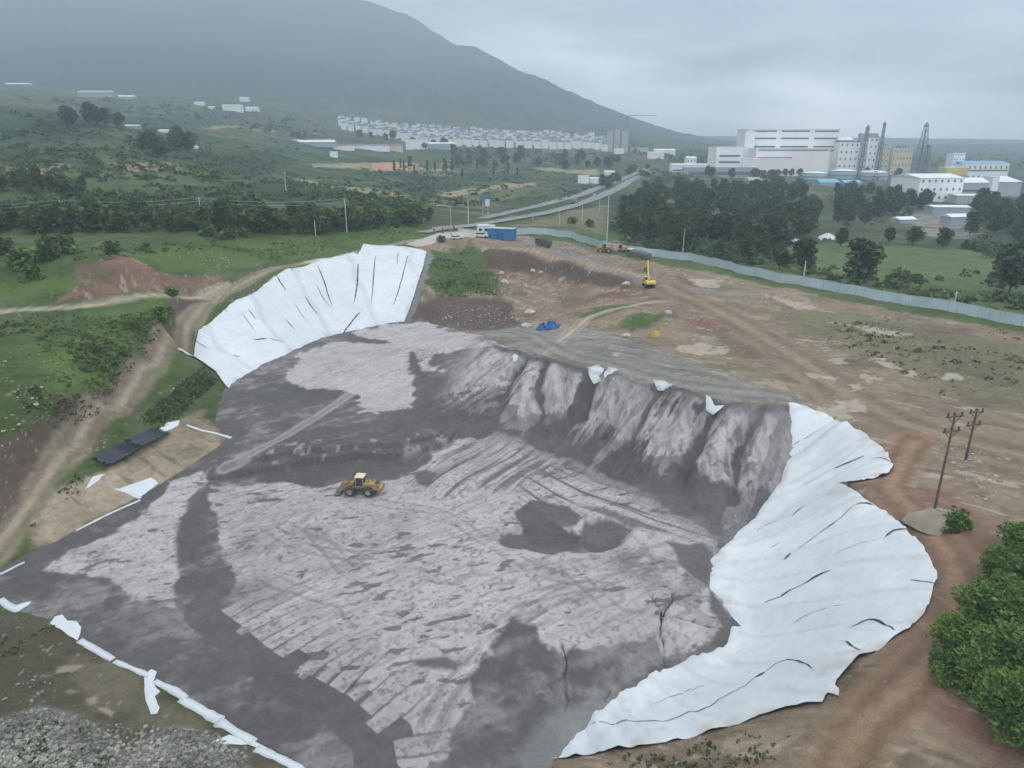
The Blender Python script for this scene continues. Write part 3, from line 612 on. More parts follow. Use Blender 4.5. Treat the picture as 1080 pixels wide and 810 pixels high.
def polar(az0, az1, naz, rr):
    az = np.linspace(az0, az1, naz) if naz else az0
    A, Rr = np.meshgrid(az, rr); x = (np.sin(A) * Rr).ravel(); y = (np.cos(A) * Rr).ravel()
    na, nr = len(az), len(rr); i = np.arange(nr - 1)[:, None] * na + np.arange(na - 1)[None]; i = i.ravel()
    return x, y, np.stack([i, i + 1, i + na + 1, i + na], 1)
rr = [6.0]
while rr[-1] < 9000:
    q = rr[-1]; st = max(.25, .0017 * q * q / 48 * Q) if q < 260 else q * .0075 * Q
    if q < 44: st = 1.2
    if q > 2200: st = q * .014
    rr.append(q + st)
az = np.concatenate([np.linspace(-1.9, -.87, 40)[:-1], np.linspace(-.87, .87, int(1000 / Q)), np.linspace(.87, 1.9, 40)[1:]])
gx, gy, gf = polar(az, None, 0, np.array(rr))
gz = ground_h(gx, gy); gcol, grough = paint_ground(gx, gy)
M_ground = vcol_mat('ground_soil', .9, .28, .55, bumpdist=.25, rattr='Rough')
ground = link('ground', np_mesh('ground', np.stack([gx, gy, gz], 1), gf, M_ground, gcol, {'Rough': grough})); tag(ground, kind='structure')
GMIN = float(gz.min()); GMAX = float(gz.max()); print('ground range', GMIN, GMAX)
def gz_at(x, y): return ground_h(np.atleast_1d(np.asarray(x, float)), np.atleast_1d(np.asarray(y, float)))
def on(px, py):
    p = G([px], [py])[0]; return float(p[0]), float(p[1]), float(gz_at(p[0], p[1])[0])
# the tailings lie in the lined pit as a body of their own
rr = [46.0]
while rr[-1] < 235: rr.append(rr[-1] + max(.13, .00135 * rr[-1] ** 2 / 50 * Q))
fx, fy, ff = polar(-.92, .45, int(1000 / Q), np.array(rr))
s = sdf(FILL, fx, fy); keep = s > -1.2
fk = keep[ff].all(1); ff = ff[fk]; used = np.unique(ff); remap = np.zeros(len(fx), int); remap[used] = np.arange(len(used)); ff = remap[ff]; fx = fx[used]; fy = fy[used]; s = s[used]
s2 = s + .5 * fbm(fx, fy, 2.2, 3, 300)
fz = fill_h(fx, fy) * 1.0; edge = sstep(-.2, 2.2, s2)
fz = H0(fx, fy) - .75 * sstep(.2, -1.0, s2) + edge * (.14 + fz - H0(fx, fy))
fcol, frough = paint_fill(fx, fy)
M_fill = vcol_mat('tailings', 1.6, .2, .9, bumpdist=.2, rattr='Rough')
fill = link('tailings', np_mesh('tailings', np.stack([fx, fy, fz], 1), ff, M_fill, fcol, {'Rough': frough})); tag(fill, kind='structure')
# ================================================================== white liner sheets
from mathutils.geometry import delaunay_2d_cdt
def resample(poly, step):
    out = []; k = len(poly)
    for i in range(k):
        a, b = poly[i], poly[(i + 1) % k]; m = max(1, int(np.linalg.norm(b - a) / step))
        for j in range(m): out.append(a + (b - a) * j / m)
    return np.array(out)
PC = np.array([5.0, 95.0])
def wrinkle(x, y):
    ang = np.arctan2(x - PC[0], y - PC[1]); r = np.hypot(x - PC[0], y - PC[1])
    a = fbm(ang * 45 / 2.6 + .6 * fbm(x, y, 9, 2, 311), r / 16, 1, 3, 310); b = fbm(ang * 45 / .9, r / 6, 1, 2, 312)
    return (np.abs(a) * -.95 + b * .30 + fbm(x, y, 6, 3, 313) * .35 + np.abs(fbm(x, y, 3.5, 3, 314)) * -.35)
def sheet_z(x, y): return gz_at(x, y) + .16 + .5 * LSINK(x, y) + np.maximum(wrinkle(x, y) * 1.7 + .55, -.05 - .35 * LSINK(x, y))
def sheet(name, poly, step, mat, zf, jag=.25, seed=1, colf=None, parent=None, edge=.1):
    b = resample(poly, step * .7)
    nx = fbm(b[:, 0], b[:, 1], 1.6, 3, 320 + seed); ny = fbm(b[:, 1], b[:, 0], 1.6, 3, 330 + seed)
    b = b + np.stack([nx, ny], 1) * jag * 2
    mn, mx = poly.min(0), poly.max(0); X, Y = np.meshgrid(np.arange(mn[0], mx[0], step), np.arange(mn[1], mx[1], step)); X = X.ravel(); Y = Y.ravel()
    X = X + rs.uniform(-.2, .2, len(X)) * step; Y = Y + rs.uniform(-.2, .2, len(Y)) * step
    k = sdf(b, X, Y) > step * .4; pts = [Vector(p) for p in b] + [Vector((a, c)) for a, c in zip(X[k], Y[k])]
    vo, _, fo, *_ = delaunay_2d_cdt(pts, [], [list(range(len(b)))], 1, 1e-4)
    v = np.array([(p.x, p.y) for p in vo]); f = np.array([q for q in fo if len(q) == 3])
    z = zf(v[:, 0], v[:, 1]); de = sdf(b, v[:, 0], v[:, 1]); z = z - edge * sstep(.5, 0, de)
    col = colf(v[:, 0], v[:, 1], de) if colf else np.repeat(WHITE[None], len(v), 0)
    return link(name, np_mesh(name, np.stack([v[:, 0], v[:, 1], z], 1), f, mat, col), parent)
M_liner = vcol_mat('white_geotextile', .8, .08, .7, rough=.55, bumpdist=.06, spec=.3)
M_black = mat('black_membrane', (.035, .037, .042), .5, .4, 2)
WHITE = np.array([.53, .565, .59])
def liner_col(x, y, de):
    ang = np.arctan2(x - PC[0], y - PC[1]); pan = np.floor(ang * 45 / 6 + .3 * fbm(x, y, 12, 2, 341))
    fp = ang * 45 / 6 + .3 * fbm(x, y, 12, 2, 341); fp = np.abs(fp - np.round(fp)) * 6; sm_ = sstep(.45, .1, fp)[:, None] * .13
    c = WHITE * (1 - sm_) * (1 + .09 * (_hash(pan, pan * 0, 4)[:, None] - .5) + (.16 * fbm(x, y, 7, 4, 340) + .10 * fbm(x, y, 2, 3, 345))[:, None])
    d = sstep(-.06, .28, fbm(x, y, 2.2, 4, 342) - .06 * de)[:, None] * .6; c = c * (1 - d) + np.array([.40, .34, .28]) * d
    d = sstep(.14, .3, fbm(x, y, 5, 4, 343))[:, None] * .22; return c * (1 - d) + np.array([.42, .45, .47]) * d
def ribbon(name, pts, wd, mat, zf, parent=None, lift=.06, taper=True, thick=0):
    p = resample_line(smooth(np.array(pts), 3), .5); n = len(p); d = np.gradient(p, axis=0); d /= np.linalg.norm(d, axis=1)[:, None] + 1e-9
    nr = np.stack([-d[:, 1], d[:, 0]], 1); w = wd * (np.sin(np.linspace(.12, math.pi - .12, n)) ** .5 if taper else np.ones(n)) * (1 + .9 * fbm(p[:, 0], p[:, 1], 1.0, 3, 350))
    a = p + nr * w[:, None] / 2; b = p - nr * w[:, None] / 2; v = np.concatenate([a, b]); z = zf(v[:, 0], v[:, 1]) + lift
    i = np.arange(n - 1); f = np.stack([i + n, i + n + 1, i + 1, i], 1)
    if thick:
        v = np.concatenate([v, v]); z = np.concatenate([z + thick, z - .3]); m = 2 * n
        f = np.concatenate([f, np.stack([i, i + 1, i + 1 + m, i + m], 1), np.stack([i + n + m, i + n + m + 1, i + n + 1, i + n], 1), np.array([[0, m, n + m, n], [n - 1, 2 * n - 1, m + 2 * n - 1, m + n - 1]])])
    return link(name, np_mesh(name, np.stack([v[:, 0], v[:, 1], z], 1), f, mat, np.full((len(v), 3), WHITE)), parent)
def resample_line(p, step):
    s = np.concatenate([[0], np.cumsum(np.linalg.norm(np.diff(p, axis=0), axis=1))]); n = max(3, int(s[-1] / step)); u = np.linspace(0, s[-1], n)
    return np.stack([np.interp(u, s, p[:, 0]), np.interp(u, s, p[:, 1])], 1)
LR = sheet('liner_sheet', LINER_R, .5, M_liner, sheet_z, .28, 1, liner_col)
tag(LR, 'big white liner sheet curving round the right bank of the pit beside red earth', 'liner', 'white liner sheets on the pit banks')
for s_, w_ in ((((879,497),(895,490),(911,483)),.34),(((845,513),(862,505),(879,497)),.12),(((929,479),(939,480)),.3),(((918,488),(930,486),(942,490)),.16),(((885,513),(897,515)),.5),(((899,538),(908,535),(920,536)),.4),(((864,566),(873,560),(881,554)),.32),(((881,554),(890,547),(899,538)),.12),(((830,588),(848,577),(864,566)),.1),
               (((931,571),(942,564),(955,563)),.34),(((826,592),(834,587)),.34),(((845,621),(860,613),(877,605)),.32),(((805,641),(825,631),(845,621)),.2),(((960,614),(972,617),(985,621)),.28),(((893,669),(907,660),(920,657),(932,662),(942,669)),.3),
               (((885,680),(896,685),(907,691)),.26),(((808,711),(820,704),(832,702),(844,705),(856,711)),.22),(((622,765),(655,765),(690,763),(720,757),(745,749),(775,734),(796,720)),.16),(((796,720),(806,713)),.5),(((796,565),(812,556),(830,546)),.1),(((834,549),(846,538),(848,536)),.22),(((812,580),(822,574)),.1),(((880,590),(905,578),(925,572)),.1),(((835,660),(870,645),(905,640)),.1),(((690,745),(720,735),(742,727)),.1),(((836,470),(855,460),(872,450)),.1)):
    tag(ribbon('seam', GP(*s_), w_ * .75, M_black, sheet_z, LR, .05), 'dark open seam in the white sheet')
LL = sheet('liner_sheet', LINER_L, .6, M_liner, sheet_z, .2, 2, liner_col)
tag(LL, 'white liner sheet hung in a curved bay below the dirt track and grass bank', 'liner', 'white liner sheets on the pit banks')
for s_, w_ in ((((335,281),(341,296),(346,312),(351,325)),.5),(((292,292),(296,300),(302,309)),.5),(((322,314),(328,324),(335,334)),.45),(((301,337),(306,343),(311,348)),.4),(((311,322),(318,334),(323,340)),.2),(((378,279),(377,300),(374,322)),.6),(((396,271),(394,296),(392,322)),.4),(((431,270),(424,296),(415,325)),.4),
               (((380,332),(372,341),(361,353)),.6),(((268,361),(275,359),(282,359)),.5),(((247,312),(251,318)),.6),(((232,322),(240,332)),.3),(((420,268),(419,280)),.3),(((305,281),(309,289)),.4),(((285,360),(298,363)),.4),(((255,330),(268,350)),.2),(((334,303),(342,318),(352,328)),.25),(((205,361),(222,372)),.2),(((246,378),(254,380)),.5),(((262,328),(270,338)),.3)):
    tag(ribbon('seam', GP(*s_), w_ * .7, M_black, sheet_z, LL, .06), 'dark open seam in the white sheet')
M_grey_mem = mat('grey_membrane', (.13, .14, .15), .55, .3, .8)
o = sheet('underlay', GP((449,266),(458,270),(450,290),(442,318),(431,342),(424,340),(437,312),(446,285)), .7, M_grey_mem, lambda x, y: gz_at(x, y) + .06 + .3 * np.abs(fbm(x, y, 3, 2, 360)), .3, 3, None, LL)
# liner showing through at the crest of the back slope
def scrap_col(x, y, de):
    d = sstep(-.12, .25, fbm(x, y, 1.4, 4, 344) - .12 * de)[:, None] * .7; return WHITE * .88 * (1 - d) + np.array([.24, .225, .22]) * d
def crest_z(x, y): return np.maximum(fill_h(x, y) + .14, H0(x, y)) + .05 + .12 * np.abs(wrinkle(x, y))
for pl, lb in ((((617,386),(632,383),(640,387),(634,404),(626,407),(620,398)), 'white liner scrap like a tongue hanging over the crest of the dark slope'),
               (((641,386),(655,389),(648,394),(638,402),(634,403)), 'narrow white liner scrap beside the tongue shaped scrap on the slope crest'),
               (((687,399),(712,406),(706,412),(694,413),(690,408)), 'flat white liner scrap half buried at the slope crest near the middle'),
               (((742,420),(747,419),(755,428),(768,428),(752,440),(744,434)), 'hooked white liner scrap on the slope crest nearest the big liner'),
               (((538,376),(548,374),(546,380),(540,382)), 'tiny white liner scrap at the far end of the slope crest')):
    pl = np.array(pl, float); pl = pl.mean(0) + (pl - pl.mean(0)) * .82; o = sheet('liner_scrap', GP(*pl), .3, M_liner, crest_z, .16, 4, scrap_col); tag(o, lb, 'liner scrap', 'white liner scraps along the slope crest')
# white strips and loose sheets round the near edge
def any_z(x, y):
    s = sdf(FILL, x, y); e = sstep(-.2, 2.2, s); return np.maximum(gz_at(x, y), np.where(s > -1, H0(x, y) - .75 * sstep(.2, -1, s) + e * (.14 + fill_h(x, y) - H0(x, y)), -99))
STRIPS = [(((0,633),(12,641),(20,644)),.9,'short white liner strip on the pit edge at the far left corner'),(((84,676),(102,686),(119,696)),.75,'white liner strip between the frayed square and the mud pool'),(((121,698),(140,706),(158,714)),.6,'thin white liner strip running up to the drooping piece'),
          (((163,719),(180,727),(196,737)),.75,'white liner strip just past the drooping piece'),(((190,738),(210,748),(234,760)),.85,'white liner strip overlapping the next one near the rubble'),(((229,762),(248,772),(268,783)),.85,'white liner strip beside the crumpled end piece'),(((270,790),(296,801),(320,814)),.8,'last white liner strip running out of the picture edge'),
          (((197,449),(212,454),(226,457),(244,462)),.5,'long thin white strip across the bare brown earth above the tailings'),(((122,516),(134,520),(148,526)),.5,'white strip along the front of the tattered pale sheet'),(((80,560),(98,551),(118,541),(148,528)),.35,'very thin white strip along the left edge of the tailings'),(((0,606),(12,600),(26,594)),.3,'faint white strip at the left end of the tailings')]
for p_, w_, lb in STRIPS:
    tag(ribbon('liner_strip', GP(*p_), w_, M_liner, any_z, None, .02, False, .07), lb, 'liner strip', 'white liner strips along the near pit edge')
for pl, lb, nm in ((((52,658),(58,651),(66,649),(70,655),(82,656),(86,662),(82,676)), 'frayed square white liner piece at the pit corner above the mud', 'liner_scrap'),
               (((12,641),(24,637),(34,634),(31,639),(18,646)), 'small white liner piece joined to the leftmost strip', 'liner_scrap'),
               (((153,712),(160,706),(166,709),(162,722),(169,730),(163,735),(169,747),(166,753),(159,754),(154,740),(152,728)), 'crooked white liner piece drooping down into the mud pool', 'liner_scrap'),
               (((226,781),(242,775),(270,783),(290,793),(262,786),(230,786)), 'crumpled white liner piece lying beside the stone heap', 'liner_scrap'),
               (((126,516),(148,508),(160,504),(167,510),(152,522),(147,526)), 'tattered pale sheet on the tailings edge below the pipes', 'loose_sheet'),
               (((168,453),(177,446),(190,444),(188,450),(175,456)), 'loose white sheet beside the upper bundle of black pipes', 'loose_sheet'),
               (((90,517),(98,505),(112,500),(104,508)), 'pointed white sheet beside the lower bundle of black pipes', 'loose_sheet')):
    o = sheet(nm, GP(*pl), .3, M_liner, lambda x, y: any_z(x, y) + .10 + .25 * np.abs(fbm(x, y, 1.2, 2, 370)), .12, 5, None); tag(o, lb, nm.replace('_', ' '), 'loose white liner pieces')

# ------------------------------------------------------------------ black pipes in two bundles
M_pipe = mat('black_plastic_pipe', (.028, .034, .05), .28, .3, 2, spec=.5)
def bundle(c0, c1, c2, nrow, lb):
    a, b, c = [np.array(on(*q)) for q in (c0, c1, c2)]      # a->b along the pipes, a->c across the bundle
    L = np.linalg.norm((b - a)[:2]); W_ = np.linalg.norm((c - a)[:2]); ang = math.atan2(b[1] - a[1], b[0] - a[0]); rad = W_ / nrow / 2 * .72
    mb = MB(); n = 14
    for rr_, x0, x1 in ((rad, 0, L),):
        pts = [(x0, 0, 0), (x1, 0, 0)]; mb.tube(pts, rad, n, False); mb.tube([(x0, 0, 0), (x1, 0, 0)], rad * .86, n, False)
    bs = len(mb.v) - 4 * n
    for e_ in (0, 1):
        for j in range(n): mb.f.append((bs + e_ * n + j, bs + e_ * n + (j + 1) % n, bs + 2 * n + e_ * n + (j + 1) % n, bs + 2 * n + e_ * n + j))
    proto = None; base = max(a[2], b[2], c[2])
    for lay in range(1):
        for k in (range(nrow) if lay == 0 else (1, 2, 5)):
            t_ = (k + .5 + lay * .5) / nrow; sh = rnd.uniform(-.5, .5)
            p = a + (c - a) * t_
            if proto is None: o = proto = mb.build('pipe', M_pipe, None, True)
            else: o = proto.copy(); COL.objects.link(o)
            o.location = (p[0] + sh * math.cos(ang), p[1] + sh * math.sin(ang), base + rad + .02 + lay * rad * 1.8); o.rotation_euler = (0, math.atan2(a[2] - b[2], L) * 0, ang + rnd.uniform(-.012, .012))
            tag(o, lb, 'pipe', lb)
bundle((98,485), (129,468), (118,497), 9, 'black plastic pipe in the lower of the two bundles on the verge')
bundle((131,466), (160,454), (151,478), 8, 'black plastic pipe in the upper of the two bundles near the white sheet')

# ------------------------------------------------------------------ machines
M_yel = mat('yellow_paint', (.40, .25, .07), .6, .3, 1.6, dirt=(.22, .18, .13)); M_cream = mat('cream_paint', (.66, .58, .40), .5, .2, 1.5); M_blk = mat('black_rubber', (.035, .034, .034), .85, .3, 4, dirt=(.10, .095, .09))
M_steel = mat('worn_steel', (.33, .32, .32), .45, .35, 2, .5); M_glass = mat('dark_glass', (.03, .045, .05), .12, .2, 1, spec=.6); M_dkm = mat('dark_frame_paint', (.055, .055, .055), .6, .3, 2, dirt=(.13, .115, .1)); M_red = mat('red_paint', (.30, .05, .035), .5, .3, 1.5)
M_org = mat('orange_paint', (.55, .24, .06), .5, .3, 1.2); M_byel = mat('bright_yellow_paint', (.72, .55, .06), .45, .2, 1.2, dirt=(.5, .36, .10)); M_green = mat('green_paint', (.05, .22, .13), .5, .3, 1.2); M_wht = mat('white_paint', (.6, .62, .62), .5, .15, 1)
M_tarp = mat('grey_green_tarpaulin', (.13, .16, .125), .8, .35, .8, bump=.5); M_dtarp = mat('dark_tarpaulin', (.075, .08, .075), .8, .4, .8, bump=.5); M_blue = mat('blue_sheet_steel', (.045, .15, .34), .5, .2, .3); M_btarp = mat('blue_tarpaulin', (.03, .085, .32), .5, .45, .8, bump=.4)
def heading(p, q):
    a, b = on(*p), on(*q); return math.atan2(b[1] - a[1], b[0] - a[0])
def wheel(parent, x, y, r, w_, sx=1):
    mb = MB(); h = w_ / 2; mb.lathe_y((x, y, r), [(r * .55, -h * .9), (r * .8, -h), (r * .96, -h * .8), (r, -h * .3), (r, h * .3), (r * .96, h * .8), (r * .8, h), (r * .55, h * .9)], 20)
    for k in range(20):
        a = 2 * math.pi * k / 20; c = (x + math.cos(a) * r * .99, y, r + math.sin(a) * r * .99); mb.box(c, (.10, w_ * .9, .10), M=Matrix.Rotation(-a, 4, 'Y'))
    o = mb.build('wheel', M_blk, parent, False)
    MB().lathe_y((x, y, r), [(0, -h * .5), (r * .3, -h * .62), (r * .5, -h * .5), (r * .56, -h * .88), (r * .56, h * .88), (r * .5, h * .5), (r * .3, h * .62), (0, h * .5)], 16).build('rim', M_rim, o, True)
M_rim = mat('dusty_rim', (.33, .30, .24), .6, .3, 3)
def wheel_loader(loc, rz, body, roofm, label, arms=M_dkm):
    e_ = empty('wheel_loader', loc, rz, label=label, cat='wheel loader')
    for x in (1.55, -1.55):
        for y in (-1.08, 1.08): wheel(e_, x, y, .82, .62)
    MB().prism([(-3.35, 1.05), (-.75, 1.05), (-.75, 2.15), (-2.2, 2.2), (-3.2, 1.95), (-3.45, 1.6)], -.85, .85).bbox(-3.75, -3.3, -1.1, 1.1, .9, 1.75, .08).build('engine_cover', body, e_)
    MB().bbox(-3.25, -2.55, -.6, .6, 2.2, 2.34, .03).build('radiator_grille', M_blk, e_)
    MB().tube([(-1.5, .35, 2.1), (-1.5, .35, 2.85)], .07).build('exhaust_pipe', M_red, e_); MB().tube([(-2.0, -.3, 2.1), (-2.0, -.3, 2.45)], .13).build('air_filter', M_red, e_)
    MB().bbox(-2.9, 2.3, -.55, .55, .62, 1.1, .05).bbox(-2.15, -1.0, -1.12, -.86, 1.7, 1.8).bbox(-2.15, -1.0, .86, 1.12, 1.7, 1.8).bbox(-.8, .75, -.95, .95, 1.1, 1.5, .05).build('chassis', M_dkm, e_)
    MB().prism([(-.7, 1.5), (.62, 1.5), (.78, 2.1), (.45, 3.12), (-.6, 3.12)], -.72, .72).build('cab_glass', M_glass, e_)
    c = MB()
    for (x0, x1) in ((-.68, -.6), (.66, .42)):
        for y in (-.73, .73): c.beam((x0, y, 1.5), (x1, y, 3.15), .12, .12)
    c.bbox(-.74, .74, -.78, .78, 1.42, 1.62, .03).build('cab_frame', body, e_)
    MB().bbox(-.85, .72, -.85, .85, 3.13, 3.33, .06).build('cab_roof', roofm, e_)
    MB().prism([(.8, 1.0), (2.0, .8), (2.25, 1.3), (1.55, 2.1), (1.0, 2.1)], -.42, .42).build('front_frame', body, e_)
    b = MB()
    for y in (-.55, .55): b.beam((1.25, y, 1.95), (2.6, y, 1.25), .16, .36).beam((2.55, y, 1.32), (3.3, y, .55), .16, .32).tube([(1.6, y * .5, 1.1), (2.6, y * .5, 1.1)], .08)
    b.beam((1.4, 0, 2.2), (2.7, 0, 1.75), .14, .2).beam((2.7, 0, 1.85), (3.3, 0, 1.0), .14, .2).build('lift_arm', body if arms is M_dkm else arms, e_)
    prof = [(3.15, .18), (4.2, .06), (4.2, .12), (3.35, .28), (3.22, .7), (3.45, 1.32), (3.4, 1.36), (3.05, .75)]
    bk = MB().prism(prof, -1.45, 1.45)
    for y in (-1.45, 1.4): bk.prism([(3.15, .18), (4.15, .07), (4.1, .2), (3.6, 1.2), (3.4, 1.34), (3.08, .72)], y, y + .05)
    for k in range(9): bk.bbox(4.15, 4.36, -1.4 + k * .345, -1.28 + k * .345, .05, .12)
    bk.build('bucket', M_steel, e_)
    for y in (-.6, .6): MB().bbox(1.1, 1.22, y - .13, y + .13, 2.15, 2.36, .02).build('headlight', M_wht, e_)
    [MB().bbox(-3.8, -3.74, q - .2, q + .2, 1.2, 1.45).build('tail_light', M_red, e_) for q in (-.7, .7)]
    return e_
x, y, z = on(381, 521); rz = heading((394,521.5), (370,520))
wheel_loader((x, y, float(any_z(np.array([x]), np.array([y]))[0]) - .02), rz, M_yel, M_cream, 'dusty yellow wheel loader with a cream cab roof working on the pale tailings')
wheel_loader(on(637, 266), heading((640,267), (628,266)), M_org, M_yel, 'dark armed wheel loader parked by the blue grey fence in front of an orange digger', M_dkm)
def excavator(loc, rz, body, label, swing=0, boom=((.7, 1.9), (2.3, 5.0), (3.9, 6.6)), stick=(5.2, 3.6), sc_=1.0):
    e_ = empty('excavator', loc, rz, label=label, cat='excavator'); e_.scale = (sc_,) * 3
    for y in (-1.15, 1.15):
        t_ = MB().prism([(-1.9, .25), (-1.6, .02), (1.6, .02), (1.9, .25), (1.95, .55), (1.6, .86), (-1.6, .86), (-1.95, .55)], y - .28, y + .28)
        for k in range(13): t_.bbox(-1.55 + k * .25, -1.42 + k * .25, y - .31, y + .31, -.02, .9)
        tr = t_.build('track', M_blk, e_)
        MB().bbox(-1.3, 1.3, y - .22, y + .22, .95, 1.05).build('track_frame', M_dkm, tr)
    MB().bbox(-1.2, 1.2, -.95, .95, .4, .8, .05).lathe_z((0, 0, .8), [(.9, 0), (.9, .25), (0, .25)]).build('undercarriage', M_dkm, e_)
    MB().bbox(-1.6, 1.2, -1.35, 1.35, 1.05, 1.4, .05).bbox(-1.7, .1, -1.35, 1.3, 1.4, 2.1, .12).bbox(.1, 1.15, -1.35, -.5, 1.4, 1.9, .06).build('house', body, e_)
    MB().prism([(-2.5, 1.15), (-1.65, 1.05), (-1.65, 2.2), (-2.35, 2.1), (-2.6, 1.7)], -1.35, 1.35).build('counterweight', body, e_)
    MB().bbox(-1.2, -.3, -.8, .6, 2.1, 2.2, .02).tube([(-1.4, -.9, 2.1), (-1.4, -.9, 2.7)], .07).build('engine_grille', M_blk, e_)
    MB().prism([(-.05, 1.45), (1.35, 1.45), (1.45, 2.1), (1.1, 2.9), (0, 2.95)], .42, 1.3).build('cab_glass', M_glass, e_)
    c = MB().bbox(-.1, 1.2, .38, 1.36, 2.93, 3.06, .03)
    for (x0, x1) in ((-.03, .02), (1.4, 1.08)):
        for yy in (.43, 1.3): c.beam((x0, yy, 1.42), (x1, yy, 2.95), .1, .1)
    c.build('cab_frame', body, e_)
    b = MB()
    for p0, p1, h in ((boom[0], boom[1], .55), (boom[1], boom[2], .42)): b.beam((p0[0], -.15, p0[1]), (p1[0], -.15, p1[1]), .34, h)
    b.build('boom', body, e_)
    MB().tube([(1.2, .1, 1.6), (boom[1][0] + .1, .1, boom[1][1] - .5)], .08).tube([(1.2, -.4, 1.6), (boom[1][0] + .1, -.4, boom[1][1] - .5)], .08).tube([(boom[1][0], -.15, boom[1][1] + .4), (boom[2][0], -.15, boom[2][1] + .45)], .08).build('hydraulic_ram', M_steel, e_)
    p = boom[2]; MB().beam((p[0] - .15, -.15, p[1] + .45), (stick[0], -.15, stick[1]), .28, .36).build('stick', body, e_)
    q = stick; bk = MB().prism([(q[0] - .1, q[1] + .1), (q[0] + .35, q[1] - .1), (q[0] + .1, q[1] - .9), (q[0] - .6, q[1] - 1.15), (q[0] - .95, q[1] - .85), (q[0] - .3, q[1] - .7)], -.65, .35)
    for k in range(5): bk.bbox(q[0] - 1.15, q[0] - .85, -.62 + k * .23, -.52 + k * .23, q[1] - .95, q[1] - .85)
    bk.build('bucket', M_dkm, e_)
    return e_
x, y, z = on(684, 302)
excavator((x, y, z), R(97), M_byel, 'bright yellow excavator with its boom raised at the end of the cut bank', boom=((.7, 1.9), (1.9, 4.6), (2.5, 7.2)), stick=(4.4, 5.0))
x, y, z = on(657, 266); excavator((x, y, z), R(150), M_org, 'orange excavator behind the green cabbed lorry by the fence', boom=((.7, 1.9), (2.6, 4.0), (4.4, 3.6)), stick=(5.0, 1.4))
def truck(loc, rz, cabm, loadm, label, L=9.5, roofm=None, high=1.0):
    e_ = empty('dump_truck', loc, rz, label=label, cat='lorry'); x1 = L / 2
    for x in (x1 - 1.5, -x1 + 1.2, -x1 + 2.6):
        for yy in (-1.02, 1.02): wheel(e_, x, yy, .52, .42)
    MB().bbox(-x1, x1 - .4, -.5, .5, .7, 1.05).build('chassis', M_dkm, e_)
    cb = MB().prism([(x1 - 2.1, .75), (x1, .75), (x1, 1.7), (x1 - .25, 2.85), (x1 - 2.1, 2.85)], -1.22, 1.22).build('cab', cabm, e_)
    MB().prism([(x1 - .12, 1.75), (x1 + .02, 1.75), (x1 - .2, 2.6), (x1 - .34, 2.6)], -1.05, 1.05).build('windscreen', M_glass, cb)
    for yy in (-1.24, 1.2): MB().prism([(x1 - 1.6, 1.8), (x1 - .35, 1.8), (x1 - .5, 2.6), (x1 - 1.6, 2.6)], yy, yy + .04).build('side_window', M_glass, cb)
    if roofm: MB().bbox(x1 - 2.1, x1 - .3, -1.1, 1.1, 2.86, 3.0, .04).build('cab_roof', roofm, cb)
    MB().bbox(x1 - .2, x1 + .12, -1.2, 1.2, .45, .8, .04).build('bumper', M_dkm, e_)
    bx = MB().prism([(-x1 - .1, 1.05), (x1 - 2.35, 1.05), (x1 - 2.3, 2.5), (-x1 - .2, 2.4)], -1.25, 1.25)
    for k in range(7):
        xx = -x1 + .3 + k * (L - 2.9) / 6
        for yy in (-1.3, 1.25): bx.bbox(xx - .06, xx + .06, yy, yy + .06, 1.1, 2.42)
    bx.build('tipper_body', M_dkm if loadm is M_dtarp else M_tarp, e_)
    # tarpaulin heaped over the load
    nx, ny = 26, 12; v = []; f = []
    for i in range(nx + 1):
        for j in range(ny + 1):
            u = i / nx; w_ = j / ny; hh = (math.sin(math.pi * min(1, max(0, w_))) ** .6) * (math.sin(math.pi * u) ** .4) * .75 * high + .12 * math.sin(u * 23 + w_ * 5) * math.sin(math.pi * w_)
            v.append((-x1 - .2 + u * (L - 2.15), -1.32 + 2.64 * w_, 2.42 + hh - (.25 if j in (0, ny) else 0) + rnd.uniform(-.03, .03)))
    for i in range(nx):
        for j in range(ny): a = i * (ny + 1) + j; f.append((a, a + ny + 1, a + ny + 2, a + 1))
    MB().add(v, f).build('load_cover', loadm, e_, True)
    return e_
truck(on(673, 274), heading((690,277), (655,270)), M_green, M_tarp, 'lorry with a green cab and pale roof under a grey green tarpaulin by the fence', 11, M_wht)
truck(on(573, 260), heading((584,262), (562,257)), M_dkm, M_dtarp, 'dark lorry under a dark tarpaulin at the edge of the plateau by a stone heap', 8.6, None, 1.2)
tr = truck(on(605, 214.5), heading((595,219.5), (620,210)), M_wht, M_tarp, 'covered lorry driving on the main road', 12)
# blue tarpaulin heap
x, y, z = on(578, 347); e_ = empty('tarpaulin_heap', (x, y, z), .5, label='crumpled blue tarpaulin heap with white sheeting on the grey ground', cat='tarpaulin')
def crumple(rx, ry, h, seed, n=22):
    v = []; f = []
    for i in range(n):
        for j in range(n):
            u, q = i / (n - 1) * 2 - 1, j / (n - 1) * 2 - 1; hh = max(0, 1 - (u * u + q * q) * .62) ** .7
            nz = float(fbm(np.array([u * 2.0 + seed]), np.array([q * 2.0]), .5, 4, 9)[0]) * 1.25; v.append((u * rx * (1 + nz * .5), q * ry * (1 - nz * .5), hh * h * (1 + 1.4 * nz) - .05))
    for i in range(n - 1):
        for j in range(n - 1): a = i * n + j; f.append((a, a + n, a + n + 1, a + 1))
    return MB().add(v, f)
crumple(3.0, 1.7, 1.7, 3, 34).build('cover', M_btarp, e_)
b = crumple(1.7, .42, .5, 7); b.v = [(p[0] * .8 - p[1] * .6 + .2, p[0] * .6 + p[1] * .8 + .3, p[2] + 1.1) for p in b.v]; b.build('sheeting', M_wht, e_)
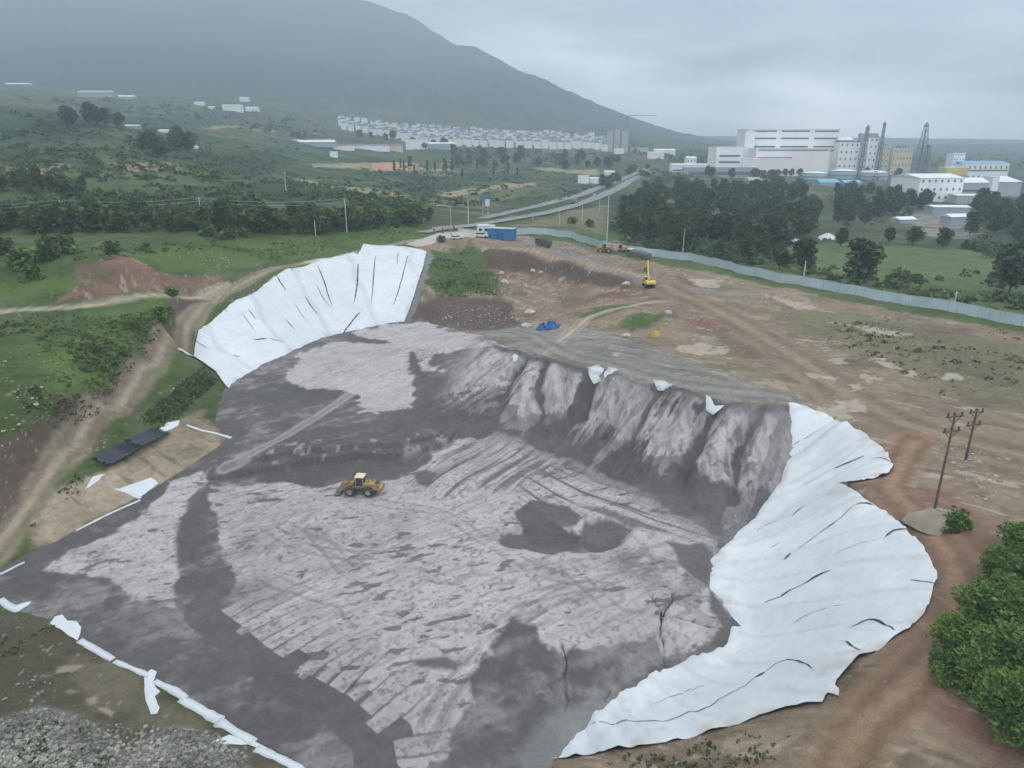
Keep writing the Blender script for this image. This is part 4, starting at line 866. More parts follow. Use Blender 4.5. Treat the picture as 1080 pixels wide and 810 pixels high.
b = crumple(1.3, .5, .35, 9); b.v = [(p[0] + 3.4, p[1] - .7, p[2]) for p in b.v]; b.build('sheeting', M_wht, e_)
x, y, z = on(691, 355); e_ = empty('skip_bin', (x, y, z - .05), .7, label='small yellow metal bin on bare earth beside a patch of grass', cat='bin'); e_.scale = (.75, .75, .75)
MB().box((0, 0, .85), (1.9, 1.5, 1.7), taper=1.1).build('body', M_byel, e_); MB().bbox(-1.05, 1.05, -.85, .85, 1.7, 1.82, .04).build('lid', M_yel, e_)
for xx in (-.7, .7): MB().bbox(xx - .1, xx + .1, -.82, .82, 0, .14).build('skid', M_dkm, e_)
# ------------------------------------------------------------------ blue shed, white cabin, pickup
def corrug(L, D, H, pitch=.5, amp=.07):
    """corrugated box walls, origin at the centre of the base"""
    pts = []
    for (a, b, nrm) in (((-L / 2, -D / 2), (L / 2, -D / 2), (0, -1)), ((L / 2, -D / 2), (L / 2, D / 2), (1, 0)), ((L / 2, D / 2), (-L / 2, D / 2), (0, 1)), ((-L / 2, D / 2), (-L / 2, -D / 2), (-1, 0))):
        n_ = int(math.hypot(b[0] - a[0], b[1] - a[1]) / pitch) * 4
        for k in range(n_):
            t_ = k / n_; o_ = amp * (1 if (k % 4) in (1, 2) else 0); pts.append((a[0] + (b[0] - a[0]) * t_ + nrm[0] * o_, a[1] + (b[1] - a[1]) * t_ + nrm[1] * o_))
    k = len(pts); return MB().add([(p[0], p[1], 0) for p in pts] + [(p[0], p[1], H) for p in pts], [(i, (i + 1) % k, k + (i + 1) % k, k + i) for i in range(k)])
rzc = heading((516,251.5), (544,255.5)); x, y, z = on(530, 253)
e_ = empty('metal_shed', (x - .3, y + 2.2, z - .1), rzc, label='tall bright blue corrugated metal shed at the corner of the plateau', cat='shed')
corrug(11, 4.4, 4.6).build('wall', M_blue, e_); MB().prism([(-5.7, 4.6), (5.7, 4.6), (5.7, 4.75), (-5.7, 4.75)], -2.4, 2.4).build('roof', mat('pale_blue_roof', (.35, .48, .56), .5), e_)
MB().bbox(-1.6, 1.6, -2.33, -2.28, 0, 3).build('door', mat('blue_door', (.03, .11, .27), .5), e_)
x, y, z = on(511, 249); e_ = empty('site_cabin', (x + .5, y + 5, z - .1), rzc + .05, label='white site cabin half hidden behind the blue shed', cat='cabin')
MB().bbox(-3.6, 3.6, -1.5, 1.5, 0, 3.6, .06).build('wall', M_wht, e_); MB().bbox(-3.75, 3.75, -1.65, 1.65, 3.6, 3.8, .05).build('roof', mat('cabin_roof', (.62, .72, .74), .5), e_)
for xx in (-2.6, -.2): MB().bbox(xx, xx + 1.2, -1.54, -1.5, 1.3, 2.4).build('window', M_glass, e_)
MB().bbox(1.8, 2.7, -1.54, -1.5, .1, 2.3).build('door', M_steel, e_)
def car(loc, rz, paint, label, name='car', sc_=1, cat='car', group=None):
    e_ = empty(name, loc, rz, label=label, cat=cat, group=group); e_.scale = (sc_,) * 3
    MB().prism([(-2.2, .35), (2.2, .35), (2.25, .8), (1.3, .98), (-2.2, 1.0)], -.88, .88).build('body', paint, e_)
    MB().prism([(-1.9, .98), (1.15, .98), (.45, 1.5), (-1.5, 1.52)], -.78, .78).build('glasshouse', M_glass, e_); MB().bbox(-1.45, .42, -.74, .74, 1.5, 1.56, .02).build('roof', paint, e_)
    for xx in (-1.35, 1.35):
        for yy in (-.8, .8): MB().lathe_y((xx, yy, .33), [(0, -.11), (.33, -.1), (.33, .1), (0, .11)], 14).build('wheel', M_blk, e_)
    return e_
car(on(508, 250), rzc + .2, M_wht, 'white van parked at the foot of the white cabin', 'van', 1.25, 'van')
car(on(482, 252), .4, M_wht, 'white car parked beside the street lamp', 'car', 1)
# ------------------------------------------------------------------ poles and lamps
M_conc = mat('concrete_pole', (.50, .50, .47), .8, .2, .5); M_dkp = mat('tarred_pole', (.10, .085, .07), .8, .3, 1); M_galv = mat('galvanised_steel', (.42, .44, .45), .5, .2, 1, .4); M_ins = mat('insulator', (.05, .04, .035), .4)
def top_z(px, top, y): return float(PY(px, top, y)[2])
TOPS = {}
def utility_pole(px, by, ty, label, m=M_conc, arms=1, r=.17, rz=0, group=None, fat=1, name='utility_pole'):
    x, y, z = on(px, by); h = top_z(px, ty, y) - z; e_ = empty(name, (x, y, z - .3), rz, label=label, cat='pole', group=group)
    MB().tube([(0, 0, 0), (0, 0, h + .3)], [r * 1.25 * fat, r * .8 * fat], 10).build('post', m, e_)
    aw, at = (1.1, .07) if m is M_conc else (1.2, .09)
    for k in range(arms):
        zz = h - .3 - k * 1.9; MB().bbox(-aw, aw, -at, at, zz, zz + at * 2).beam((0, 0, zz - .9), (.9, 0, zz), .07, .07).beam((0, 0, zz - .9), (-.9, 0, zz), .07, .07).build('crossarm', M_galv if m is M_conc else M_dkp, e_)
        for xx in (-1, 0, 1): MB().lathe_z((xx, 0 if xx else .12, zz + at * 2), [(.05, 0), (at * 1.7, .05), (.06, .16), (at * 1.7, .24), (.07, .42), (0, .44)], 8).build('insulator', M_ins, e_)
    TOPS[(px, by)] = (x, y, z + h); return e_
for px, by, ty, lb, ar in ((68,239,211,'concrete power pole nearest the left end of the hedge, carrying the wires',1),(214,241,208,'concrete power pole among bright bushes in the middle of the wire line',1),(366,245,209,'tall concrete pole at the right end of the hanging wires on the grass bank',1),
                           (302,204,181,'pale leaning looking pole high on the green hillside',1),(494,236,206,'tall pale pole beside the blue topped sign tower',0),(640,256,207,'tallest white pole rising behind the fence bend',0),(720,268,242,'white pole standing in the wood edge behind the fence',0),
                           (847,297,275,'white pole behind the fence in front of the big lone tree',0),(1006,323,307,'short white pole with a small crossarm behind the right end of the fence',1)):
    utility_pole(px, by, ty, lb, arms=ar, fat=1.15, rz=.3)
for px, by, ty in ((562,233,224),(590,238,222),(614,232,215),(632,225,209),(673,206,186)):
    utility_pole(px, by, ty, 'slim white roadside post beside the main road', arms=0, fat=.9, group='roadside posts', name='roadside_post')
for px, by, ty in ((40,246,235),(333,249,232)):
    utility_pole(px, by, ty, 'short pale post in front of the %s hedge trees' % ('left' if px < 100 else 'middle'), arms=0, fat=.9, name='short_post')
utility_pole(1018, 487, 431, 'dark power pole standing in the rubble, the farther of the dark pair', M_dkp, 2, .15, .25)
utility_pole(985, 540, 435, 'dark power pole standing on the pale round earth mound', M_dkp, 2, .135, .25)
M_wire = mat('wire', (.35, .38, .40), .5)
def wire(a, b, sag, lb, off=0):
    a = Vector(a); b = Vector(b); pts = [a.lerp(b, t_ / 16) + Vector((0, 0, -sag * 4 * (t_ / 16) * (1 - t_ / 16) + off)) for t_ in range(17)]
    tag(MB().tube(pts, .055, 5).build('overhead_wire', M_wire), lb, 'wire', 'overhead wires on the left')
A, B, D_ = TOPS[(68,239)], TOPS[(214,241)], TOPS[(366,245)]
for o_, n_ in ((0, 'upper'), (-1.3, 'lower')):
    wire((A[0] - 60, A[1] - 4, A[2] - 1), A, 1.2, '%s wire running out of the picture from the leftmost pole' % n_, o_)
    wire(A, B, 1.2, '%s wire between the leftmost pole and the pole among bushes' % n_, o_); wire(B, D_, 1.6, '%s wire between the pole among bushes and the grass bank pole' % n_, o_)
x, y, z = on(476, 254); h = top_z(476, 217, y) - z; e_ = empty('street_lamp', (x, y, z - .2), 0, label='tall grey street lamp with one long arm beside the concrete track', cat='street lamp')
MB().tube([(0, 0, 0), (0, 0, h * .5), (0, 0, h)], [.2, .15, .1], 10).build('post', M_galv, e_); MB().tube([(0, 0, h - .3), (-1.5, 0, h + .1), (-4.2, 0, h + .25)], [.09, .08, .06], 8).build('arm', M_galv, e_)
MB().bbox(-5.4, -4.1, -.22, .22, h + .12, h + .34, .05).build('lamp_head', M_galv, e_); MB().bbox(-.22, .22, -.22, .22, 0, .5, .03).build('base_plate', M_galv, e_)
x, y, z = on(512, 231); h = top_z(512, 206, y) - z; e_ = empty('sign_tower', (x, y, z - .2), .15, label='slim sign tower with a blue head and white panel beside the road junction', cat='sign')
for xx in (-1.3, 1.3): MB().tube([(xx, 0, 0), (xx, 0, h)], .18, 8).build('post', M_galv, e_)
MB().bbox(-2.6, 2.6, -.5, .5, h - 1.6, h, .06).build('head_panel', M_blue, e_); MB().bbox(-.1, 2.2, -.25, .25, h - 5.2, h - 1.7, .04).build('white_panel', M_wht, e_)
m_ = MB()
for k in range(6): m_.beam((-1.3, 0, k * 2), (1.3, 0, k * 2 + 1.6), .1, .1)
m_.build('brace', M_galv, e_)
# low white wall and bollards at the gate
a, b = np.array(on(483, 244)), np.array(on(506, 247)); e_ = empty('low_wall', tuple((a + b) / 2 - np.array([0, 0, .2])), heading((483,244), (506,247)), label='low white wall along the back of the concrete apron', cat='wall')
L = np.linalg.norm((b - a)[:2]); MB().bbox(-L / 2, L / 2, -.15, .15, 0, 1.7).build('panel', M_wht, e_); MB().bbox(-L / 2 - .1, L / 2 + .1, -.22, .22, 1.7, 1.85).build('coping', M_conc, e_)
for px, py in ((458,247),(467,246),(479,244)):
    x, y, z = on(px, py); e_ = empty('gate_post', (x, y, z - .1), 0, label='dark stubby gate post by the concrete apron', cat='post', group='dark gate posts'); MB().tube([(0, 0, 0), (0, 0, 2.3)], .28, 8).build('shaft', M_dkm, e_); MB().lathe_z((0, 0, 2.3), [(.36, 0), (.36, .15), (0, .3)], 8).build('cap', M_dkm, e_)
# ------------------------------------------------------------------ fence
M_fence = mat('pale_blue_hoarding', (.44, .53, .57), .6, .16, .25); M_fp = mat('fence_post', (.30, .37, .41), .6)
FL = resample_line(smooth(GP((545,247),(575,248),(606,253),(640,263),(662,267),(690,270),(725,275),(760,283),(810,295),(885,309),(945,320),(1007,331),(1080,344),(1180,364)), 4), 2.4)
fz_ = gz_at(FL[:, 0], FL[:, 1]); FH = 2.7; fe = empty('boundary_fence', (FL[0][0], FL[0][1], float(fz_[0])), 0, label='long pale blue grey sheet fence curving along the plateau edge', cat='fence')
O = Vector(fe.location); pm = MB(); cpm = MB()
for i in range(len(FL) - 1):
    p, q = Vector((*FL[i], fz_[i])) - O, Vector((*FL[i + 1], fz_[i + 1])) - O
    for k in range(6):
        u0, u1 = p.lerp(q, k / 6), p.lerp(q, (k + 1) / 6); nrm = (q - p).cross(Vector((0, 0, 1))).normalized() * (.06 if k % 2 else 0)
        pm.add([u0 + nrm + Vector((0, 0, -.4)), u1 + nrm + Vector((0, 0, -.4)), u1 + nrm + Vector((0, 0, FH)), u0 + nrm + Vector((0, 0, FH)), u0 - nrm - Vector((0, 0, .4)) + nrm * 0, u1 - Vector((0, 0, .4)), u1 + Vector((0, 0, FH)), u0 + Vector((0, 0, FH))], [(0, 1, 2, 3)])
    cpm.beam(p + Vector((0, 0, FH + .06)), q + Vector((0, 0, FH + .06)), .16, .12)
pm.build('panel', M_fence, fe); cpm.build('top_rail', M_fp, fe)
pp = MB().bbox(-.07, .07, -.07, .07, -.3, FH + .1); p0 = None
for i in range(0, len(FL), 1 if len(FL) < 100 else 2):
    if p0 is None: o = p0 = pp.build('post', M_fp, fe)
    else: o = p0.copy(); COL.objects.link(o); o.parent = fe
    o.location = Vector((*FL[i], fz_[i])) - O
# ------------------------------------------------------------------ pale mound under the near dark pole
x, y, z = on(992, 549); mb = MB(); n_ = 40; rings = ((3.6, -.5), (3.2, .15), (2.8, .5), (2.5, .62), (1.4, .66), (0, .67)); vv = []
for r_, zz in rings:
    for j in range(n_):
        a = 2 * math.pi * j / n_; k = 1 + .16 * math.sin(2 * a + 1) + .07 * math.sin(5 * a) + rnd.uniform(-.02, .02); vv.append((r_ * k * 1.05 * math.cos(a), r_ * k * .9 * math.sin(a), zz * .8 + rnd.uniform(-.05, .05)))
mb.add(vv, [(i * n_ + j, i * n_ + (j + 1) % n_, (i + 1) * n_ + (j + 1) % n_, (i + 1) * n_ + j) for i in range(len(rings) - 1) for j in range(n_)])
o = mb.build('earth_mound', mat('pale_earth', (.25, .215, .17), .9, .3, .5, bump=.6), None, True); o.location = (x, y, z - .1); tag(o, 'pale flat topped round earth mound at the foot of a dark power pole', 'mound')
# ================================================================== roads
M_asph = mat('asphalt', (.21, .21, .205), .85, .2, .08, dirt=(.16, .16, .155)); M_mark = mat('road_paint', (.62, .62, .60), .6, .2, .5)
def road_z(p):
    z = H0(p[:, 0], p[:, 1]); k = np.ones(9) / 9; return np.convolve(np.pad(z, 4, 'edge'), k, 'valid')
def road(name, ln, wd, lift=.25, m=M_asph, mark=True):
    p = resample_line(ln, 4.0); n = len(p); d = np.gradient(p, axis=0); d /= np.linalg.norm(d, axis=1)[:, None]; nr = np.stack([-d[:, 1], d[:, 0]], 1); z = road_z(p) + lift
    def strip(a, b, dz, nm, mt, dash=None):
        A, B_ = p + nr * a, p + nr * b; i = np.arange(n - 1)
        if dash: i = i[(i // dash) % 2 == 0]
        v = np.concatenate([A, B_]); zz = np.concatenate([z, z]) + dz; f = np.stack([i + n, i + n + 1, i + 1, i], 1)
        o = link(nm, np_mesh(nm, np.stack([v[:, 0], v[:, 1], zz], 1), f, mt)); tag(o, kind='structure'); return o
    strip(-wd / 2, wd / 2, 0, name, m)
    if mark:
        for a in (-wd / 2 + .5, wd / 2 - .7): strip(a, a + .22, .012, 'road_marking', M_mark)
        strip(-.1, .12, .012, 'road_marking', M_mark, 2)
for ln, wd in ROADS: road('road', ln, wd)
# ================================================================== buildings
M_bw = mat('white_render', (.80, .81, .81), .7, .08, .05); M_bpink = mat('warm_white_render', (.80, .75, .74), .7, .07, .04); M_band = mat('dark_window_band', (.16, .16, .17), .35, .3, .2); M_bgrey = mat('grey_cladding', (.34, .38, .41), .6, .15, .1)  # M_band: the windows' own dark colour
M_bblue = mat('blue_roof_sheet', (.16, .36, .52), .5, .15, .1); M_deepblue = mat('deep_blue_roof', (.05, .17, .46), .5, .15, .1); M_byl = mat('yellow_render', (.62, .48, .18), .7, .1, .1); M_crm = mat('cream_render', (.60, .52, .36), .7, .1, .1); M_roofg = mat('grey_roof', (.17, .19, .22), .7, .2, .1)
M_pale = mat('pale_roof_sheet', (.62, .68, .72), .5, .1, .1); M_lat = mat('lattice_steel', (.17, .19, .205), .6, .2, .2); M_roofr = mat('tile_roof', (.24, .15, .12), .8, .2, .3)
def bld(name, label, px0, px1, by, ty, Y, depth, wall, roof='flat', roofm=None, rot=0, bands=(), cols=0, group=None, cat='building', parts=True, winm=None):
    if Y is None: Y = float(G([(px0 + px1) / 2], [by])[0][1])
    x0 = float(PY(px0, by, Y)[0]); x1 = float(PY(px1, by, Y)[0]); zt = top_z((px0 + px1) / 2, ty, Y); zb = top_z((px0 + px1) / 2, by, Y)
    gzz = float(H0(np.array([(x0 + x1) / 2]), np.array([Y]))[0]); zb = min(zb, gzz) - 1.5; L = abs(x1 - x0); Hh = zt - zb
    e_ = empty(name, ((x0 + x1) / 2, Y + depth / 2, zb), rot, label=label, cat=cat, group=group); rm = roofm or M_roofg; D2 = depth / 2; L2 = L / 2
    rh = {'flat': 0, 'gable': min(depth, L) * .16, 'hip': min(depth, L) * .22, 'low': Hh * .12}[roof]; wh = Hh - rh
    MB().bbox(-L2, L2, -D2, D2, 0, wh).build('wall', wall, e_)
    if roof == 'flat':
        MB().bbox(-L2 - .3, L2 + .3, -D2 - .3, D2 + .3, wh, wh + max(.5, Hh * .02)).build('roof', rm, e_)
    elif roof in ('gable', 'low'):
        MB().add([(-L2 - .5, -D2 - .5, wh), (L2 + .5, -D2 - .5, wh), (L2 + .5, D2 + .5, wh), (-L2 - .5, D2 + .5, wh), (-L2 - .5, 0, wh + rh), (L2 + .5, 0, wh + rh)], [(0, 1, 5, 4), (2, 3, 4, 5), (1, 2, 5), (3, 0, 4), (3, 2, 1, 0)]).build('roof', rm, e_)
    else:
        q = min(L2, D2) * .8; MB().add([(-L2 - .5, -D2 - .5, wh), (L2 + .5, -D2 - .5, wh), (L2 + .5, D2 + .5, wh), (-L2 - .5, D2 + .5, wh), (-max(L2 - q, .1), 0, wh + rh), (max(L2 - q, .1), 0, wh + rh)], [(0, 1, 5, 4), (2, 3, 4, 5), (1, 2, 5), (3, 0, 4), (3, 2, 1, 0)]).build('roof', rm, e_)
    wm = winm or M_band
    for f0, f1, a, b in bands:      # long window bands: heights and left/right as shares
        MB().bbox(-L2 + L * a, -L2 + L * b, -D2 - .35, -D2 + .1, wh * f0, wh * f1).build('window', wm, e_)
    if cols:
        c, r_ = cols
        for i in range(c):
            for j in range(r_):
                cx = -L2 + L * (i + .5) / c; cz = wh * (j + .62) / r_; MB().bbox(cx - L / c * .16, cx + L / c * .16, -D2 - .12, -D2 + .05, cz - wh / r_ * .15, cz + wh / r_ * .15).build('window', wm, e_)
    return e_
Q3 = ((0, .3), (.325, .66), (.69, .98))
e_ = bld('factory_hall', 'tallest white factory hall with long dark window bands above the wood', 786, 880, 184, 137, 1120, 60, M_bw, 'flat', M_pale, 0, [(h, h + .035, a + .03, b) for h in (.955, .80, .62, .535) for a, b in Q3])
bld('stair_block', 'plain white stair block at the left end of the tallest factory hall', 782, 792, 184, 139, 1112, 30, M_bw, 'flat', M_pale)
bld('factory_wing', 'broad blank white factory wing standing in front of the tallest hall', 795, 872, 185, 157, 1080, 38, M_bpink, 'flat', M_pale, 0, [(.93, .975, .03, .97), (.62, .70, .03, .5)])
bld('factory_podium', 'low white factory block with three dark bands at its left end', 754, 782, 180, 155.5, 1050, 45, M_bw, 'flat', M_pale, 0, [(h, h + .07, .12, .9) for h in (.68, .47, .12)])
bld('factory_annex', 'white factory annex with stepped bands right of the banded block', 782.5, 838, 182, 168, 1046, 30, M_bpink, 'flat', M_pale, 0, [(.32, .42, .02, .45), (.26, .36, .5, .95)])
bld('factory_gatehouse', 'low grey building running along the foot of the banded white block', 722, 800, 182, 176.5, 1015, 14, M_bgrey, 'flat', M_pale, 0, [(.3, .6, .05, .95)])
bld('warehouse', 'small white house left of the factory with a bright roof', 724, 734, 176, 165, 1120, 18, M_bw, 'gable', M_pale, cols=(3, 2)); bld('warehouse', 'long low white shed left of the factory behind the trees', 708, 752, 180, 172.5, 1090, 16, M_bw, 'low', M_pale, 0, [(.3, .5, .04, .96)])
bld('warehouse', 'bright white low roof peeping out of the wood below the factory', 789, 806, 192, 187.5, 960, 14, M_bw, 'low', M_pale)
bld('boiler_house', 'white block with small windows and rooftop plant right of the tall hall', 881, 902, 186, 150, 1100, 35, M_bw, 'flat', M_roofg, cols=(4, 5)); bld('rooftop_plant', 'grey plant room sitting above the white boiler block', 884, 900, 152, 145, 1112, 22, M_bgrey, 'gable', M_pale)
bld('conveyor_house', 'narrow white tower block between the two dark stacks', 907, 921, 186, 145, 1120, 16, M_bw, 'flat', M_roofg, cols=(3, 6)); bld('conveyor_gallery', 'dark steel gallery bridging the top between the stacks', 908, 926, 146, 140.5, 1124, 10, M_bgrey, 'gable', M_lat)
bld('office_block', 'slim cream office block right of the stacks', 928, 936, 176, 154.5, 1130, 14, M_crm, 'flat', M_pale, cols=(2, 5)); e_ = bld('office_block', 'cream office building with a dark dome on its roof', 939, 960, 178, 157, 1135, 20, M_crm, 'flat', M_pale, cols=(6, 4))
hh = top_z(950, 157, 1135) - e_.location.z; MB().lathe_z((3, 0, hh), [(9, 0), (8.6, 3), (6, 6), (0, 8)], 18).build('dome', M_roofg, e_, True)
def lattice(px, by, ty, Y, w0, w1, label, name='lattice_tower', n_=9, core=0):
    x = float(PY(px, by, Y)[0]); zt = top_z(px, ty, Y); zb = float(H0(np.array([x]), np.array([Y]))[0]) - 1; Hh = zt - zb; e_ = empty(name, (x, Y, zb), .4, label=label, cat='tower'); r_ = max(.35, Hh * .006)
    g = lambda k: (w0 + (w1 - w0) * k) / 2
    for sx, sy in ((1, 1), (1, -1), (-1, 1), (-1, -1)): MB().tube([(sx * g(0), sy * g(0), 0), (sx * g(1), sy * g(1), Hh)], r_, 6).build('leg', M_lat, e_)
    b = MB()
    for k in range(n_):
        a, c = k / n_, (k + 1) / n_
        for (p, q) in (((1, 1), (1, -1)), ((1, -1), (-1, -1)), ((-1, -1), (-1, 1)), ((-1, 1), (1, 1))):
            b.beam((p[0] * g(a), p[1] * g(a), a * Hh), (q[0] * g(c), q[1] * g(c), c * Hh), r_, r_).beam((q[0] * g(c), q[1] * g(c), c * Hh), (p[0] * g(c), p[1] * g(c), c * Hh), r_, r_)
    b.build('bracing', M_lat, e_)
    if core: MB().tube([(0, 0, 0), (0, 0, Hh * 1.03)], core, 10).build('stack_pipe', M_lat, e_)
    for f in (.55, .97): MB().bbox(-g(f) - .8, g(f) + .8, -g(f) - .8, g(f) + .8, Hh * f, Hh * f + .8).build('platform', M_lat, e_)
lattice(907.5, 186, 133.5, 1090, 6, 3, 'dark braced stack left of the narrow white tower block', 'braced_stack', 9, 1.1); lattice(924.5, 184, 129.5, 1115, 6, 2, 'taller dark braced stack with a mast top right of the white tower block', 'braced_stack', 9, .8)
lattice(968, 184, 130.5, 1090, 17, 3, 'dark tapering lattice tower standing alone right of the cream offices', n_=10, core=.9); lattice(974, 184, 153, 1085, 7, 4, 'short dark lattice tower beside the tapering one', n_=5, core=.6)
def tank(px0, px1, by, ty, Y, label, m):
    a, b = float(PY(px0, by, Y)[0]), float(PY(px1, by, Y)[0]); r_ = (b - a) / 2; zt = top_z((px0 + px1) / 2, ty, Y); zb = float(H0(np.array([(a + b) / 2]), np.array([Y]))[0]) - 1; h = zt - zb - r_ * .14
    e_ = empty('storage_tank', ((a + b) / 2, Y + r_, zb), 0, label=label, cat='tank'); MB().lathe_z((0, 0, 0), [(r_, 0), (r_, h * .33), (r_ + .25, h * .34), (r_, h * .36), (r_, h * .66), (r_ + .25, h * .67), (r_, h * .69), (r_, h)], 28).build('shell', m, e_, True)
    MB().lathe_z((0, 0, 0), [(r_ + .4, h - .1), (r_ + .4, h + .2), (r_ * .5, h + r_ * .1), (0, h + r_ * .14)], 28).build('roof', M_pale, e_, True); MB().beam((-r_ - .2, -.5, 0), (-r_ - .2, -.5, h), .4, .8).build('ladder', M_lat, e_)
M_tank = mat('grey_tank_paint', (.30, .37, .42), .5, .15, .1)
tank(850, 876, 194, 181, 930, 'grey storage tank leftmost of the three below the factory', M_tank); tank(880, 907, 194, 178.5, 940, 'grey storage tank with a pale roof between the other two tanks', M_tank); tank(912, 940, 196, 180, 925, 'largest grey storage tank, rightmost of the three', M_tank)
bld('shed', 'light blue roofed shed in front of the tanks, the larger of the pair', 864, 885, 199, 189, 860, 22, M_bgrey, 'gable', M_bblue); bld('shed', 'light blue roofed shed in front of the tanks, the smaller of the pair', 890, 908, 199, 190, 870, 18, M_bgrey, 'gable', M_bblue)
bld('warehouse', 'white warehouse with pairs of small windows at its right end and a pale roof', 962, 1012, 212, 184, None, 40, M_bw, 'low', M_pale, .12, cols=(7, 3)); bld('yellow_block', 'small yellow block behind the white warehouse', 995, 1018, 196, 177, 860, 18, M_byl, 'flat', M_pale, 0, [(.55, .62, .05, .95)])
bld('office_tower', 'white office tower at the left end of the long blue banded building', 1001, 1013, 190, 161, 1120, 18, M_bw, 'flat', M_bblue, cols=(4, 6)); bld('long_works', 'long white works building with a blue roof strip behind the yellow block', 1013, 1061, 192, 170, 1100, 40, M_bw, 'low', M_bblue, -.05, [(.62, .7, .02, .98)], cols=(9, 2))
bld('works_shed', 'grey works shed with stacked roofs right of the white warehouse', 1012, 1040, 210, 188, None, 24, M_bgrey, 'gable', M_pale, 0, [(.5, .62, .05, .95)]); bld('works_shed', 'pale green grey low shed in front of the stacked roof shed', 1008, 1034, 214, 205, None, 14, mat('sage_cladding', (.38, .44, .42), .6), 'low', M_pale)
bld('silo_house', 'pale grey block with a rounded white roof near the right edge', 1050, 1075, 207, 186, None, 24, M_bgrey, 'hip', M_pale); bld('silo_house', 'narrow white block joined to the rounded roof block', 1043, 1050, 209, 187, None, 16, M_bw, 'flat', M_pale)
bld('shed', 'deep blue roofed shed at the right edge behind the trees', 1060, 1100, 236, 222, None, 14, M_bw, 'gable', M_deepblue); bld('shed', 'long pale low shed among trees left of the parked rubble yard', 985, 1022, 228, 217, None, 14, M_bgrey, 'low', M_pale, -.1); bld('shed', 'pale low shed close to the open grey yard', 1000, 1030, 238, 226, None, 10, M_bgrey, 'gable', M_pale, .1); bld('shed', 'small pale roofed shed left of the open grey yard', 946, 966, 236, 229, None, 9, M_bgrey, 'gable', M_pale, .2)
# centre and left distance
for a in (('long_shed', 'long pale roofed shed left of the terraced villas', 308, 352, 154, 147.5, None, 20, M_bgrey, 'gable', M_pale), ('farmhouse', 'low white house with a tile roof below the villas, left one', 352, 372, 158, 152, None, 14, M_bw, 'gable', M_roofr), ('farmhouse', 'long white farmhouse with many windows below the villas', 374, 410, 159, 152, None, 14, M_bw, 'gable', M_roofg),
          ('farmhouse', 'tile roofed house right of the long white farmhouse', 412, 424, 160, 152, None, 12, M_crm, 'hip', M_roofr), ('workshop', 'pale workshop with a flat roof below the middle villas', 428, 450, 157, 147, None, 18, M_bw, 'flat', M_pale), ('workshop', 'smaller pale workshop right of the flat roofed one', 452, 480, 158, 150, None, 16, M_bgrey, 'gable', M_pale), ('workshop', 'lone white building in front of the left villa rows', 416, 428, 145, 139, None, 14, M_bw, 'flat', M_pale),
          ('hut', 'white cube hut beside the field edge in the middle distance', 348, 355, 166, 160, None, 8, M_bw, 'flat', M_pale), ('roadside_house', 'white house with dark openings left of the main road', 610, 621, 193, 185.5, None, 9, M_bw, 'flat', M_pale), ('roadside_house', 'small white house next to the main road trees', 622, 631, 193, 187, None, 8, M_bw, 'gable', M_pale),
          ('roadside_shed', 'white roofed shed by the road trees further along', 638, 648, 184, 180, None, 10, M_bw, 'gable', M_pale), ('shop_row', 'row of pale low shops beyond the road left of the factory', 690, 712, 165, 157, 1500, 18, M_bw, 'gable', M_pale), ('shop_row', 'greenish low shops behind the road end', 666, 684, 162, 156, 1550, 18, mat('pale_green_render', (.45, .55, .53), .7), 'flat', M_pale), ('shop_row', 'second row of pale shops right of the greenish ones', 684, 700, 166, 160, 1420, 16, M_bw, 'low', M_pale),
          ('low_store', 'white low store at the foot of the grey flats', 648, 658, 160, 156.5, 1500, 12, M_bw, 'flat', M_pale),
          ('big_barn', 'long white barn on the far misty slope at the left', 82, 118, 103, 95, None, 30, M_bgrey, 'gable', M_bgrey), ('big_barn', 'low pale barn right of the long white barn', 120, 140, 104, 100, None, 24, M_bgrey, 'gable', M_pale), ('big_barn', 'faint pale barn at the far left under the mountain', 5, 30, 91, 87, None, 30, M_bgrey, 'gable', M_pale),  # far white barns: grey walls put extra haze into the colour
          ('far_house', 'pale three storey house on the misty slope', 235, 254, 119, 110, None, 20, M_bw, 'flat', M_pale), ('far_house', 'small white house upper right of the three storey one', 253, 262, 107, 102, None, 14, M_bw, 'gable', M_pale), ('far_house', 'white house with a low roof right of the three storey one', 259, 272, 117, 112.5, None, 14, M_bw, 'gable', M_pale), ('far_house', 'white house left of the three storey one', 205, 214, 111, 107, None, 14, M_bw, 'gable', M_pale), ('far_house', 'smallest white house on the misty slope', 219, 226, 116, 112, None, 12, M_bw, 'gable', M_pale),
          ('field_hut', 'white roofed hut in the middle of the green hillside', 199, 207, 157, 153.5, None, 6, M_bw, 'gable', M_pale), ('field_hut', 'bright roofed hut on the upper green hillside', 167, 178, 140, 136.5, None, 7, M_bw, 'gable', M_pale), ('field_hut', 'tiny hut beside the hill crest grove', 132, 146, 134.5, 131.5, None, 6, M_bgrey, 'gable', M_pale)):
    bld(*a)
